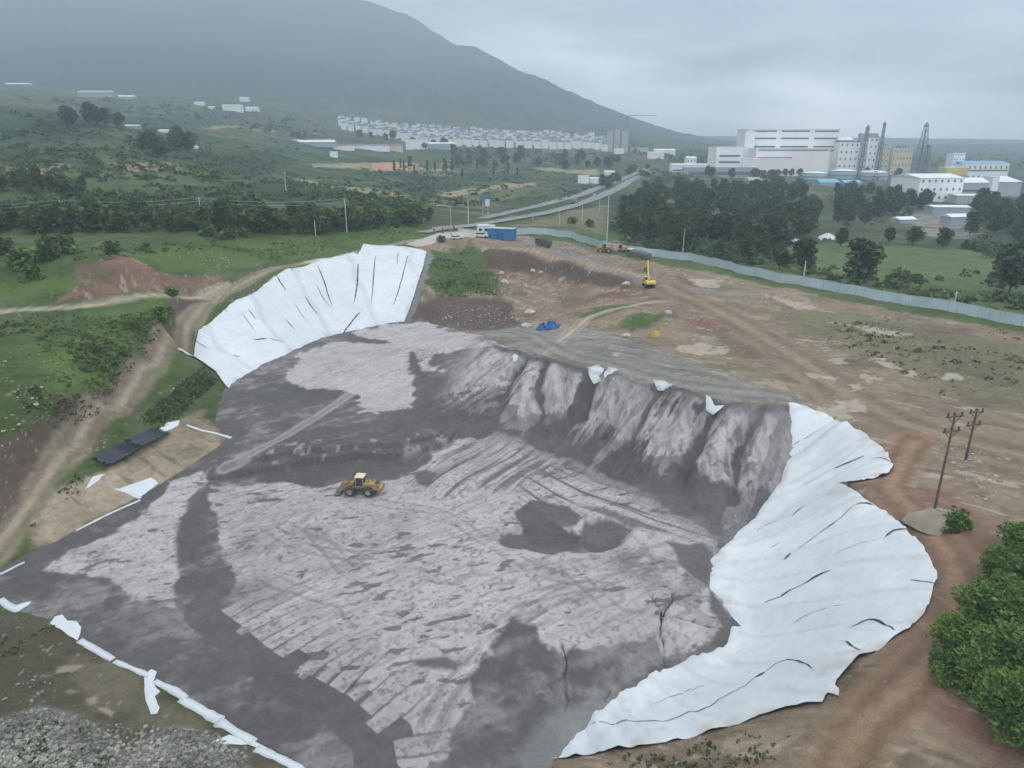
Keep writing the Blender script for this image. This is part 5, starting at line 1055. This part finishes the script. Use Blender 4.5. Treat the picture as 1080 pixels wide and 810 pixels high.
# grey flats and their crane
for a, b, t_ in ((640, 646, 139.5), (647.5, 653, 137.5), (655, 662, 138.5)):
    bld('apartment_tower', {640: 'leftmost grey apartment tower at the end of the villa rows', 647.5: 'middle and tallest grey apartment tower at the end of the villa rows', 655: 'grey apartment tower under the crane'}[a], a, b, 160, t_, 1560, 14, mat('grey_render', (.42, .44, .46), .8, .1, .1), 'flat', M_pale, 0, cols=(3, 11), cat='flats')
def crane(px, by, ty, Y, jib):
    x = float(PY(px, by, Y)[0]); zt = top_z(px, ty, Y); zb = float(H0(np.array([x]), np.array([Y]))[0]) - 1; h = zt - zb; e_ = empty('tower_crane', (x, Y + 30, zb), 0, label='thin tower crane with a long jib above the grey flats', cat='crane'); m = mat('crane_paint', (.20, .22, .24), .5)
    for sx in (-1, 1):
        for sy in (-1, 1): MB().tube([(sx, sy, 0), (sx, sy, h)], .42, 5).build('mast_chord', m, e_)
    b = MB()
    for k in range(20): b.beam((-1, -1, h * k / 20), (1, -1, h * (k + 1) / 20), .4, .4)
    b.build('mast_bracing', m, e_); j = MB().beam((-14, 0, h), (jib, 0, h), .8, 1.0).beam((-14, 0, h), (0, 0, h + 7), .25, .25).beam((0, 0, h + 7), (jib * .65, 0, h + .5), .25, .25); j.build('jib', m, e_)
    MB().bbox(-15, -11, -1, 1, h - 2.5, h).build('counterweight', m, e_); MB().bbox(.8, 3, -1, 1, h - 2.6, h - .4).build('cab', m, e_)
crane(662, 158, 121.5, 1560, 62)
# villas in rows
M_vw = mat('villa_render', (.80, .81, .81), .7, .06, .03); M_vr = mat('villa_roof', (.15, .18, .22), .7, .25, .05)
proto = empty('villa', (0, 0, 0), 0); vlab = 'white villa with a dark roof among the close rows under the mountain'
tag(proto, vlab, 'villa', 'white villas in rows under the mountain')
MB().bbox(-6, 6, -5, 5, -3, 9.5).bbox(-2.2, 3, -6.6, -5, -3, 8).build('wall', M_vw, proto); MB().add([(-6.7, -5.7, 9.5), (6.7, -5.7, 9.5), (6.7, 5.7, 9.5), (-6.7, 5.7, 9.5), (-2.5, 0, 12.6), (2.5, 0, 12.6)], [(0, 1, 5, 4), (2, 3, 4, 5), (1, 2, 5), (3, 0, 4), (3, 2, 1, 0)]).build('roof', M_vr, proto)
first = True; nv = 0
for r_ in range(8):
    f = r_ / 7; px = 360.0 + rnd.uniform(0, 4) + (0 if r_ < 5 else (r_ - 4) * 22)
    while px < 640:
        yt = np.interp(px, [360, 450, 560, 640], [128.5, 132, 137, 141]); yb = np.interp(px, [360, 420, 480, 560, 640], [132.5, 141, 148, 152, 155]); py = yt + (yb - yt) * f; Y = 2000 - 480 * f - (640 - px) * .0
        if rnd.random() < (.9 if px > 400 or r_ % 2 == 0 else .55):
            x = float(PY(px, py, Y)[0]); z = float(PY(px, py, Y)[2]); g = float(gz_at(x, Y)[0]); o = proto if first else copy_tree(proto); first = False
            o.location = (x, Y, max(min(z, g + 3), g - 1)); o.rotation_euler = (0, 0, rnd.choice((0, math.pi)) + rnd.uniform(-.12, .12) - .25); s_ = rnd.uniform(.85, 1.1); o.scale = (s_ * rnd.uniform(.9, 1.2), s_, s_ * rnd.uniform(1.1, 1.4)); nv += 1
        px += rnd.uniform(6.5, 9.5) * (1 + .15 * f)
print('villas', nv)
# vehicles far along the road
car(on(627, 206.5), heading((620,210), (632,205)), M_wht, 'small white car further along the main road', 'car', 1.2); car(on(591, 211), heading((600,208), (585,213)), M_dkm, 'dark car on the far carriageway of the main road', 'car', 1.2)
# white plastic heaps in the field
for px, py, sx, lb in ((872, 254, 4.2, 'larger white plastic covered heap in the green field by the big tree'), (838, 256, 2.2, 'smaller white plastic covered heap at the wood edge')):
    x, y, z = on(px, py); b = crumple(sx, 1.8, 2.6 * sx / 4.2, px); o = b.build('covered_heap', M_wht, None, True); o.location = (x, y, z - .1); tag(o, lb, 'heap')
# ================================================================== trees and undergrowth
def leaf_mat(name, tr=.25):
    m, t, b = nt(name); at = t.nodes.new('ShaderNodeAttribute'); at.attribute_name = 'Col'; t.links.new(at.outputs['Color'], b.inputs['Base Color']); b.inputs['Roughness'].default_value = .75; b.inputs['Specular IOR Level'].default_value = .2
    tb = t.nodes.new('ShaderNodeBsdfTranslucent'); t.links.new(at.outputs['Color'], tb.inputs[0]); mx = t.nodes.new('ShaderNodeMixShader'); mx.inputs[0].default_value = tr
    t.links.new(b.outputs[0], mx.inputs[1]); t.links.new(tb.outputs[0], mx.inputs[2]); t.links.new(mx.outputs[0], t.nodes['Material Output'].inputs[0]); return m
M_leaf = leaf_mat('foliage'); M_bark = mat('bark', (.09, .07, .055), .9, .3, 3, bump=.4)
def leaves(cen, size, col, rs_, flat=.5):
    """one small quad per centre, size and colour per leaf"""
    n = len(cen); a = rs_.normal(size=(n, 3)); a[:, 2] *= flat; a /= np.linalg.norm(a, axis=1)[:, None]; b = rs_.normal(size=(n, 3)); b -= (a * b).sum(1)[:, None] * a; b /= np.linalg.norm(b, axis=1)[:, None]
    s = size[:, None] * .5; l = rs_.uniform(.9, 1.7, n)[:, None]
    v = np.stack([cen - a * s * l, cen - b * s * .8, cen + a * s * l, cen + b * s * .8], 1).reshape(-1, 3); f = np.arange(4 * n).reshape(n, 4); return v, f, np.repeat(col, 4, 0)
def crown_mesh(name, seed, H_, rx, base, nl, nlobe, lsize, c0, c1, narrow=False, spr=1.0):
    r_ = np.random.RandomState(seed); lob = []
    for k in range(nlobe):
        u = (k + .5) / nlobe; h = base + (H_ - base) * (.12 + .82 * u); prof = math.sin(math.pi * min(1, .18 + u * .80)) ** .7 if not narrow else (1 - u) ** .5 * .9 + .15
        a = r_.uniform(0, 2 * math.pi); rad = rx * prof * r_.uniform(.25, .62) * spr; s = rx * r_.uniform(.34, .55) * (1.5 - .5 * spr) * (.75 + .4 * prof) * (.8 if narrow else 1); lob.append((math.cos(a) * rad, math.sin(a) * rad, min(h, H_ - s * .7), s, r_.uniform(0, 1)))
    lob = np.array(lob); w_ = lob[:, 3] ** 2; k = r_.choice(len(lob), nl, p=w_ / w_.sum()); d = r_.normal(size=(nl, 3)); d /= np.linalg.norm(d, axis=1)[:, None]
    rad = lob[k, 3] * (r_.uniform(.35, 1.08, nl) ** .6); cen = lob[k, :3] + d * rad[:, None] * np.array([1, 1, .82])
    mixv = np.clip(lob[k, 4] * .75 + r_.uniform(-.25, .35, nl), 0, 1)[:, None]; col = np.array(c0) * (1 - mixv) + np.array(c1) * mixv; col = col * r_.uniform(.7, 1.3, nl)[:, None]
    v, f, c = leaves(cen, (.45 + 1.2 * r_.uniform(0, 1, nl) ** 2) * lsize, col, r_); return np_mesh(name, v, f, M_leaf, np.clip(c, .005, .5), None, False), lob
def tree_proto(name, seed, H_, rx, base, nl, nlobe, lsize, c0, c1, narrow=False, trunk_r=.22, spr=1.0):
    e_ = empty(name, (0, 0, 0)); me, lob = crown_mesh('crown', seed, H_, rx, base, nl, nlobe, lsize, c0, c1, narrow, spr); cr = link('crown', me, e_)
    tb = MB(); tb.tube([(0, 0, -.6), (.05, .03, base), (.0, .1, H_ * .75)], [trunk_r, trunk_r * .8, trunk_r * .3], 8)
    for l in lob[:7]: tb.tube([(0, .05, base + (l[2] - base) * .35), (l[0] * .5, l[1] * .5, base + (l[2] - base) * .75), (l[0], l[1], l[2])], [trunk_r * .4, trunk_r * .25, trunk_r * .1], 5, False)
    tb.build('trunk', M_bark, e_)
    return e_
DK0, DK1 = (.028, .050, .024), (.100, .145, .056); MD0, MD1 = (.038, .064, .021), (.125, .175, .052); BR0, BR1 = (.042, .092, .020), (.18, .28, .065)
PROTO = {'dark': [tree_proto('broadleaf_tree', 30 + i, 10.5, 4.3 + .3 * i, 2.2, 1500, 15, .85, DK0, DK1) for i in range(4)],
         'mid': [tree_proto('bushy_tree', 50 + i, 8.0, 3.7, 1.0, 1100, 12, .75, MD0, MD1) for i in range(3)],
         'pop': [tree_proto('poplar_tree', 60 + i, 14, 2.2, 2.0, 900, 12, .8, DK0, MD1, True) for i in range(2)],
         'shrub': [tree_proto('shrub', 70 + i, 3.2, 2.4, .2, 700, 9, .5, MD0, BR1, False, .1) for i in range(3)],
         'near': [tree_proto('leafy_tree', 80 + i, 5.2, 4.2, .5, 11000, 34, .30, BR0, BR1, False, .25, 1.5) for i in range(3)]}
USED = {}
PLACED = []
def plant(kind, px, py, label, group, s=1.0, cat='tree', xyz=None, sink=.2):
    i = rnd.randrange(len(PROTO[kind])); p = PROTO[kind][i]
    if (kind, i) in USED: o = copy_tree(p)
    else: o = p; USED[(kind, i)] = 1
    x, y, z = xyz or on(px, py); o.location = (x, y, z - sink); o.rotation_euler = (0, 0, rnd.uniform(0, 6.28)); q = s * rnd.uniform(.88, 1.12); o.scale = (q * rnd.uniform(.92, 1.12), q * rnd.uniform(.92, 1.12), q * rnd.uniform(.9, 1.12))
    if group and label is None: label = group
    tag(o, label, cat, group); PLACED.append((x, y)); return o
def inpoly(px, py, poly):
    c = False
    for i in range(len(poly)):
        x0, y0 = poly[i]; x1, y1 = poly[i - 1]
        if (y0 > py) != (y1 > py) and px < (x1 - x0) * (py - y0) / (y1 - y0) + x0: c = not c
    return c
def grove(kind, poly, n, dmin, label, group, s=(.8, 1.2), cat='tree'):
    xs = [p[0] for p in poly]; ys = [p[1] for p in poly]; cand = []
    while len(cand) < n * 6:
        px, py = rnd.uniform(min(xs), max(xs)), rnd.uniform(min(ys), max(ys))
        if inpoly(px, py, poly): cand.append((px, py))
    a = np.array(cand); g = G(a[:, 0], a[:, 1]); zz = gz_at(g[:, 0], g[:, 1]); loc = []; cnt = 0
    for (x, y), z in zip(g, zz):
        if cnt >= n: break
        if all((x - u) ** 2 + (y - v) ** 2 > dmin * dmin for u, v in loc): loc.append((x, y)); plant(kind, 0, 0, label, group, rnd.uniform(*s), cat, (float(x), float(y), float(z))); cnt += 1
wl = 'dense dark green tree in the wood between the plateau fence and the factory'
grove('dark', [(650,238),(662,212),(700,198),(800,197),(862,199),(868,215),(852,250),(810,272),(760,268),(720,268),(670,258)], 150, 5, wl, 'trees of the wood before the factory', (.9, 1.45))
wl2 = 'dense tree in the separate grove between the wood and the white warehouse'
grove('dark', [(872,206),(905,201),(960,206),(984,218),(955,236),(885,240)], 34, 6, wl2, 'trees of the grove before the warehouse', (.85, 1.3))
grove('dark', [(745,191),(960,193),(960,187),(745,185)], 22, 9, 'dark tree in the strip at the foot of the factory', 'trees at the foot of the factory', (1.0, 1.4))
grove('dark', [(1012,250),(1078,258),(1078,224),(1030,216)], 13, 7, 'dark tree in the loose grove around the deep blue roofed shed', 'trees around the blue roofed shed', (.9, 1.35))
for px, py, s_, lb in ((905,301,1.5,'big round lone tree right behind the fence in the green field'),(846,288,1.15,'dark tree at the wood corner beside a white pole and the fence'),(822,284,1.0,'tree at the front edge of the wood near the fence'),(1064,310,1.75,'large dark tree in the field at the right picture edge'),(1078,296,1.5,'second large tree hidden behind the large dark field tree'),(937,256,.8,'small tree standing left of the middle field tree'),(963,258,.8,'middle small tree standing in line at the far side of the field'),(994,262,1.0,'taller bushy tree at the right of the field tree line'),(1050,240,1.3,'dark tree before the deep blue roofed shed'),(1062,246,1.2,'dark tree right of the one before the blue shed'),(790,280,.9,'low tree close to the fence bend in the wood front'),(760,276,.85,'low tree close behind the fence left of the wood front'),(1040,232,1.2,'dark tree behind the field left of the blue shed'),(886,262,.9,'tree behind the larger white covered heap')):
    plant('dark', px, py, lb, None, s_)
hl = 'bushy tree in the long hedge row behind the grass bank'
grove('mid', [(0,246),(60,246),(200,247),(300,247),(370,246),(455,236),(455,230),(360,236),(200,238),(0,238)], 62, 3.2, hl, 'trees of the long hedge row', (.8, 1.3))
grove('mid', [(0,205),(100,208),(105,201),(0,196)], 10, 6, 'dark bushy tree in the short row above the long hedge', 'trees of the short upper row', (.9, 1.3))
grove('dark', [(66,135),(112,136),(112,131),(66,130)], 6, 8, 'dark tree in the clump on the hill crest', 'trees of the hill crest clump', (1.5, 1.9)); plant('dark', 127, 136, 'lone dark tree just right of the hill crest clump', None, 1.4)
grove('mid', [(150,166),(210,170),(210,150),(150,150)], 12, 8, 'tree in the loose grove on the upper hillside', 'trees of the loose hillside grove', (1.2, 1.8))
grove('pop', [(400,188),(500,189),(550,186),(550,178),(400,180)], 20, 7, 'narrow poplar in the rows beyond the yellow field strip', 'poplars in rows', (.8, 1.2))
grove('dark', [(470,176),(650,182),(660,172),(560,163),(470,160)], 34, 12, 'dark tree in the wide belt below the villas', 'trees of the belt below the villas', (1.1, 1.7))
grove('dark', [(370,148),(480,162),(480,158),(375,143)], 8, 14, 'dark tree between the farmhouses and the villas', 'trees before the left villas', (1.2, 1.8))
grove('mid', [(640,200),(655,190),(690,177),(684,175),(650,186),(632,198)], 14, 6, 'roadside tree lining the main road at its far end', 'roadside trees', (1.0, 1.4))
for px, py, s_, lb in ((20,284,1.7,'large shrub at the left picture edge beside the red earth bank'),(48,274,2.0,'large round shrub at the foot of the leftmost power pole'),(70,268,1.8,'bright shrub right of the large round shrub'),(8,268,1.6,'shrub behind the left edge shrub'),(35,296,1.2,'small shrub above the left end of the dirt track'),(121,269,1.1,'dark round shrub on top of the red earth bank'),(154,264,.9,'small shrub on the grass right of the red earth bank'),
                    (222,250,1.5,'bright shrub at the foot of the pole in the wire line'),(240,252,1.4,'pale bright shrub right of the pole in the wire line'),(258,250,1.2,'small bright shrub at the end of the bright bushes'),(182,312,.9,'scrubby shrub where the two dirt tracks meet'),(170,338,1.0,'shrub on the edge of the green slope above the track'),(466,256,.9,'dark weedy shrub at the street lamp foot'),(603,236,1.3,'round shrub in the grass strip beside the main road'),(622,240,1.2,'shrub in the grass strip behind the tallest white pole'),(1012,556,.7,'dark low shrub growing on the side of the pale mound'),(1000,560,.55,'smallest low shrub at the front of the pale mound')):
    plant('shrub', px, py, lb, None, s_, 'shrub')
for k, (px, py, s_, lb) in enumerate(((1062,610,.75,'bright leafy tree at the back of the near right thicket'),(1020,690,.85,'bright leafy tree at the left edge of the near right thicket'),(1058,668,1.0,'tall bright leafy tree in the middle of the near right thicket'),(1095,640,1.0,'leafy tree cut by the picture edge behind the near thicket'),(1035,725,.8,'leafy tree at the front left of the near right thicket'),(1078,720,1.0,'leafy tree at the front of the near right thicket'),(1105,700,1.0,'leafy tree cut by the picture edge in the near thicket'),(1085,780,.95,'lowest leafy tree at the near right picture corner'),(1005,715,.5,'small leafy sapling at the outer tip of the near right thicket'),(1090,585,.8,'leafy tree cut by the picture edge at the far end of the thicket'))):
    plant('near', px, py, lb, None, s_)
# protos never placed would stand at the origin: remove them
for k, ps in PROTO.items():
    for i, p in enumerate(ps):
        if (k, i) not in USED:
            for c in list(p.children): bpy.data.objects.remove(c)
            bpy.data.objects.remove(p)
# ------------------------------------------------------------------ undergrowth, weeds and loose stones
def scatter(polys, patchy=True):
    out = []
    for poly, n in polys:
        xs = [p[0] for p in poly]; ys = [p[1] for p in poly]; k = 0
        while k < n:
            px, py = rnd.uniform(min(xs), max(xs)), rnd.uniform(min(ys), max(ys))
            if inpoly(px, py, poly): out.append((px, py)); k += 1
    a = np.array(out); g = G(a[:, 0], a[:, 1])
    if patchy: g = g[fbm(g[:, 0], g[:, 1], 16, 3, 400) + rs.uniform(-.12, .12, len(g)) > -.02]
    return g[:, 0], g[:, 1], gz_at(g[:, 0], g[:, 1])
def clumps(name, polys, nl, rad, hgt, lsize, c0, c1, seed):
    r_ = np.random.RandomState(seed); x, y, z = scatter(polys); n = len(x); s = .45 + 1.5 * r_.uniform(0, 1, n) ** 2.2; ctr = np.repeat(np.stack([x, y, z], 1), nl, 0); ss = np.repeat(s, nl)
    off = r_.normal(size=(n * nl, 3)); off /= np.linalg.norm(off, axis=1)[:, None]; off *= (r_.uniform(.2, 1, n * nl) ** .5)[:, None]; off[:, 2] = np.abs(off[:, 2]) * hgt / rad
    mixv = np.clip(np.repeat(r_.uniform(0, 1, n), nl) * .8 + r_.uniform(-.2, .3, n * nl), 0, 1)[:, None]; col = (np.array(c0) * (1 - mixv) + np.array(c1) * mixv) * r_.uniform(.75, 1.25, n * nl)[:, None]
    v, f, c = leaves(ctr + off * (rad * ss)[:, None], lsize * r_.uniform(.6, 1.4, n * nl) * ss ** .5, col, r_); o = link(name, np_mesh(name, v, f, M_leaf, np.clip(c, .005, .5), None, False)); tag(o, kind='stuff')
clumps('scrub', [([(0,120),(60,120),(200,152),(330,190),(455,225),(330,232),(0,232)], 2600), ([(330,190),(460,170),(640,185),(620,205),(470,222),(360,222)], 800), ([(0,105),(330,110),(360,150),(300,180),(180,145),(60,115)], 320), ([(640,250),(700,262),(800,282),(900,306),(1000,322),(1080,334),(1080,305),(880,280),(760,262)], 260), ([(700,158),(1080,162),(1080,172),(950,176),(700,176)], 120), ([(480,160),(640,160),(650,172),(480,172)], 120)], 26, 2.4, 2.0, 1.25, DK0, MD1, 5)
clumps('far_wood', [([(645,150),(700,160),(760,160),(760,176),(700,172),(650,160)], 160), ([(880,168),(1080,166),(1080,184),(1010,182),(890,188)], 150), ([(480,158),(640,161),(655,174),(480,175)], 170), ([(760,152),(1080,155),(1080,162),(880,160),(760,158)], 150), ([(0,102),(200,112),(340,128),(340,150),(200,128),(60,114)], 200), ([(660,180),(715,183),(740,190),(690,196)], 60)], 30, 6.5, 6, 3.2, DK0, MD1, 15)
clumps('understorey', [([(650,240),(662,212),(700,198),(800,197),(862,199),(868,215),(852,252),(810,276),(720,270),(660,256)], 420), ([(872,206),(905,201),(960,206),(984,218),(955,236),(885,240)], 110), ([(0,248),(450,240),(455,230),(200,236),(0,236)], 260), ([(640,238),(660,262),(760,280),(800,284),(800,270),(700,255)], 150), ([(1000,290),(1080,300),(1080,255),(1030,240)], 60)], 34, 2.8, 3.2, 1.1, (.028, .05, .024), (.085, .135, .05), 16)
clumps('thicket_edge', [([(975,690),(1000,640),(1030,600),(1060,580),(1080,580),(1080,800),(1050,780),(1000,745)], 130)], 60, 1.0, 1.2, .32, BR0, BR1, 17)
clumps('bushes', [([(10,300),(60,262),(110,262),(160,258),(440,238),(440,246),(260,262),(120,272),(60,300)], 130), ([(100,345),(190,322),(150,365),(90,415),(20,400)], 120), ([(458,268),(500,266),(522,292),(470,306)], 40), ([(120,480),(210,390),(228,402),(180,445)], 90), ([(0,330),(60,340),(40,440),(0,470)], 110), ([(840,330),(1080,360),(1080,420),(960,400)], 60), ([(980,540),(1020,545),(1030,562),(1000,565)], 10)], 30, .8, .6, .38, (.052, .080, .028), (.12, .165, .05), 6)
clumps('weeds', [([(0,330),(100,335),(190,322),(150,375),(100,440),(0,480)], 2600), ([(110,485),(150,440),(215,385),(230,402),(180,448)], 900), ([(456,266),(500,264),(526,292),(524,312),(460,314),(448,300)], 800), ([(60,550),(30,560),(80,500),(110,480)], 200), ([(600,808),(700,790),(840,770),(880,780),(780,815)], 90), ([(240,262),(440,240),(440,250),(280,276)], 600), ([(950,330),(1080,350),(1080,440),(1000,420),(850,350)], 500), ([(655,345),(668,334),(700,332),(690,345)], 80), ([(615,332),(668,321),(640,335)], 60), ([(40,680),(0,700),(0,650),(60,660)], 60), ([(0,765),(60,755),(115,800),(110,812),(0,812)], 60), ([(870,760),(960,740),(1080,790),(1000,810),(880,810)], 90)], 7, .45, .4, .30, (.045, .065, .024), (.13, .15, .06), 8)
M_stone = vcol_mat('stone', 3, .2, .4, rough=.9, bumpdist=.05)
def stones(name, polys, smin, smax, seed, c0=(.16, .155, .145), c1=(.36, .34, .31)):
    r_ = np.random.RandomState(seed); x, y, z = scatter(polys, False); n = len(x); t_ = (1 + 5 ** .5) / 2
    iv = np.array([(-1, t_, 0), (1, t_, 0), (-1, -t_, 0), (1, -t_, 0), (0, -1, t_), (0, 1, t_), (0, -1, -t_), (0, 1, -t_), (t_, 0, -1), (t_, 0, 1), (-t_, 0, -1), (-t_, 0, 1)]) / 1.9
    fc = np.array([(0,11,5),(0,5,1),(0,1,7),(0,7,10),(0,10,11),(1,5,9),(5,11,4),(11,10,2),(10,7,6),(7,1,8),(3,9,4),(3,4,2),(3,2,6),(3,6,8),(3,8,9),(4,9,5),(2,4,11),(6,2,10),(8,6,7),(9,8,1)])
    s = smin + (smax - smin) * r_.uniform(0, 1, n) ** 3; v = iv[None] * r_.uniform(.65, 1.25, (n, 12, 1)) * (r_.uniform(.6, 1.3, (n, 1, 3)) * s[:, None, None]); a = r_.uniform(0, 6.28, n); c, q = np.cos(a)[:, None], np.sin(a)[:, None]
    v = np.stack([v[:, :, 0] * c - v[:, :, 1] * q + x[:, None], v[:, :, 0] * q + v[:, :, 1] * c + y[:, None], v[:, :, 2] * .75 + (z + s * .2)[:, None]], 2)
    f = (fc[None] + (np.arange(n) * 12)[:, None, None]).reshape(-1, 3); k = r_.uniform(0, 1, n)[:, None]; col = np.repeat((np.array(c0) * (1 - k) + np.array(c1) * k) * (1 + 1.1 * fbm(x, y, 3.5, 3, 410))[:, None], 12, 0)
    o = link(name, np_mesh(name, v.reshape(-1, 3), f, M_stone, col, None, False)); tag(o, kind='stuff')
stones('rubble', [([(0,760),(40,746),(105,765),(130,795),(125,812),(0,812)], 3200), ([(125,806),(140,788),(180,768),(225,772),(262,800),(255,812),(130,812)], 2200), ([(105,765),(180,768),(140,800)], 160), ([(30,700),(60,720),(40,745),(0,740)], 60)], .05, .30, 21, (.10, .10, .085), (.31, .30, .265))
stones('debris', [([(545,300),(600,300),(605,318),(550,325)], 260), ([(455,322),(540,322),(550,342),(470,344)], 330), ([(582,258),(615,256),(625,264),(595,266)], 240), ([(985,462),(1030,470),(1045,500),(1005,500)], 50), ([(1010,500),(1060,500),(1050,530),(1015,525)], 60), ([(0,380),(60,370),(70,430),(0,480)], 110), ([(60,500),(110,460),(130,440),(170,410),(200,395),(150,450)], 50), ([(700,330),(735,326),(730,340),(700,342)], 60), ([(515,290),(545,300),(545,322),(520,315)], 120), ([(215,270),(250,270),(240,282),(205,282)], 60)], .08, .40, 22, (.16, .15, .13), (.38, .35, .31))
bp = None
for px, py, s_, lb in ((529,289,1.0,'pale boulder under the cut bank by the grass mound'),(533,299,1.3,'larger pale boulder at the edge of the grass mound'),(559,332,1.6,'pale boulder left behind the blue tarpaulin heap'),(555,346,1.5,'flat pale boulder left of the blue tarpaulin heap'),(562,287,1.1,'white boulder halfway up the cut bank'),(660,301,1.3,'pale slab at the foot of the cut bank near the yellow excavator'),(705,331,1.0,'white block on the rough ground right of the grass patch'),(660,355,1.0,'long white stone left of the yellow bin'),(570,288,.9,'brownish flat slab beside the white boulder'),(38,428,.5,'white stone on the rough slope at the left')):
    x, y, z = on(px, py); b = MB(); r_ = random.Random(px); n_ = 9
    for i in range(6):
        for j in range(n_):
            th = math.pi * i / 5; k = s_ * r_.uniform(.75, 1.1); b.v.append((k * math.sin(th) * math.cos(j * 6.283 / n_) * 1.2, k * math.sin(th) * math.sin(j * 6.283 / n_), k * .7 * math.cos(th)))
    for i in range(5):
        for j in range(n_): b.f.append((i * n_ + j, i * n_ + (j + 1) % n_, (i + 1) * n_ + (j + 1) % n_, (i + 1) * n_ + j))
    o = b.build('boulder', M_bould if bp else (M_bould := mat('pale_stone', (.42, .39, .35), .9, .3, .8, bump=.5)), None); bp = 1; o.location = (x, y, z + .25 * s_); o.rotation_euler = (0, 0, r_.uniform(0, 6)); tag(o, lb, 'boulder', 'pale boulders')
mb = MB().bbox(-9200, 9200, -3200, 9400, GMIN - 1, GMAX + 12); hz = None
make_haze_box = mb
m = bpy.data.materials.new('haze'); m.use_nodes = True; t = m.node_tree; t.nodes.clear()
o = t.nodes.new('ShaderNodeOutputMaterial'); v = t.nodes.new('ShaderNodeVolumePrincipled'); t.links.new(v.outputs[0], o.inputs['Volume'])
v.inputs['Color'].default_value = (.55, .68, .81, 1); v.inputs['Density'].default_value = HAZE
tag(mb.build('haze', m), kind='stuff')
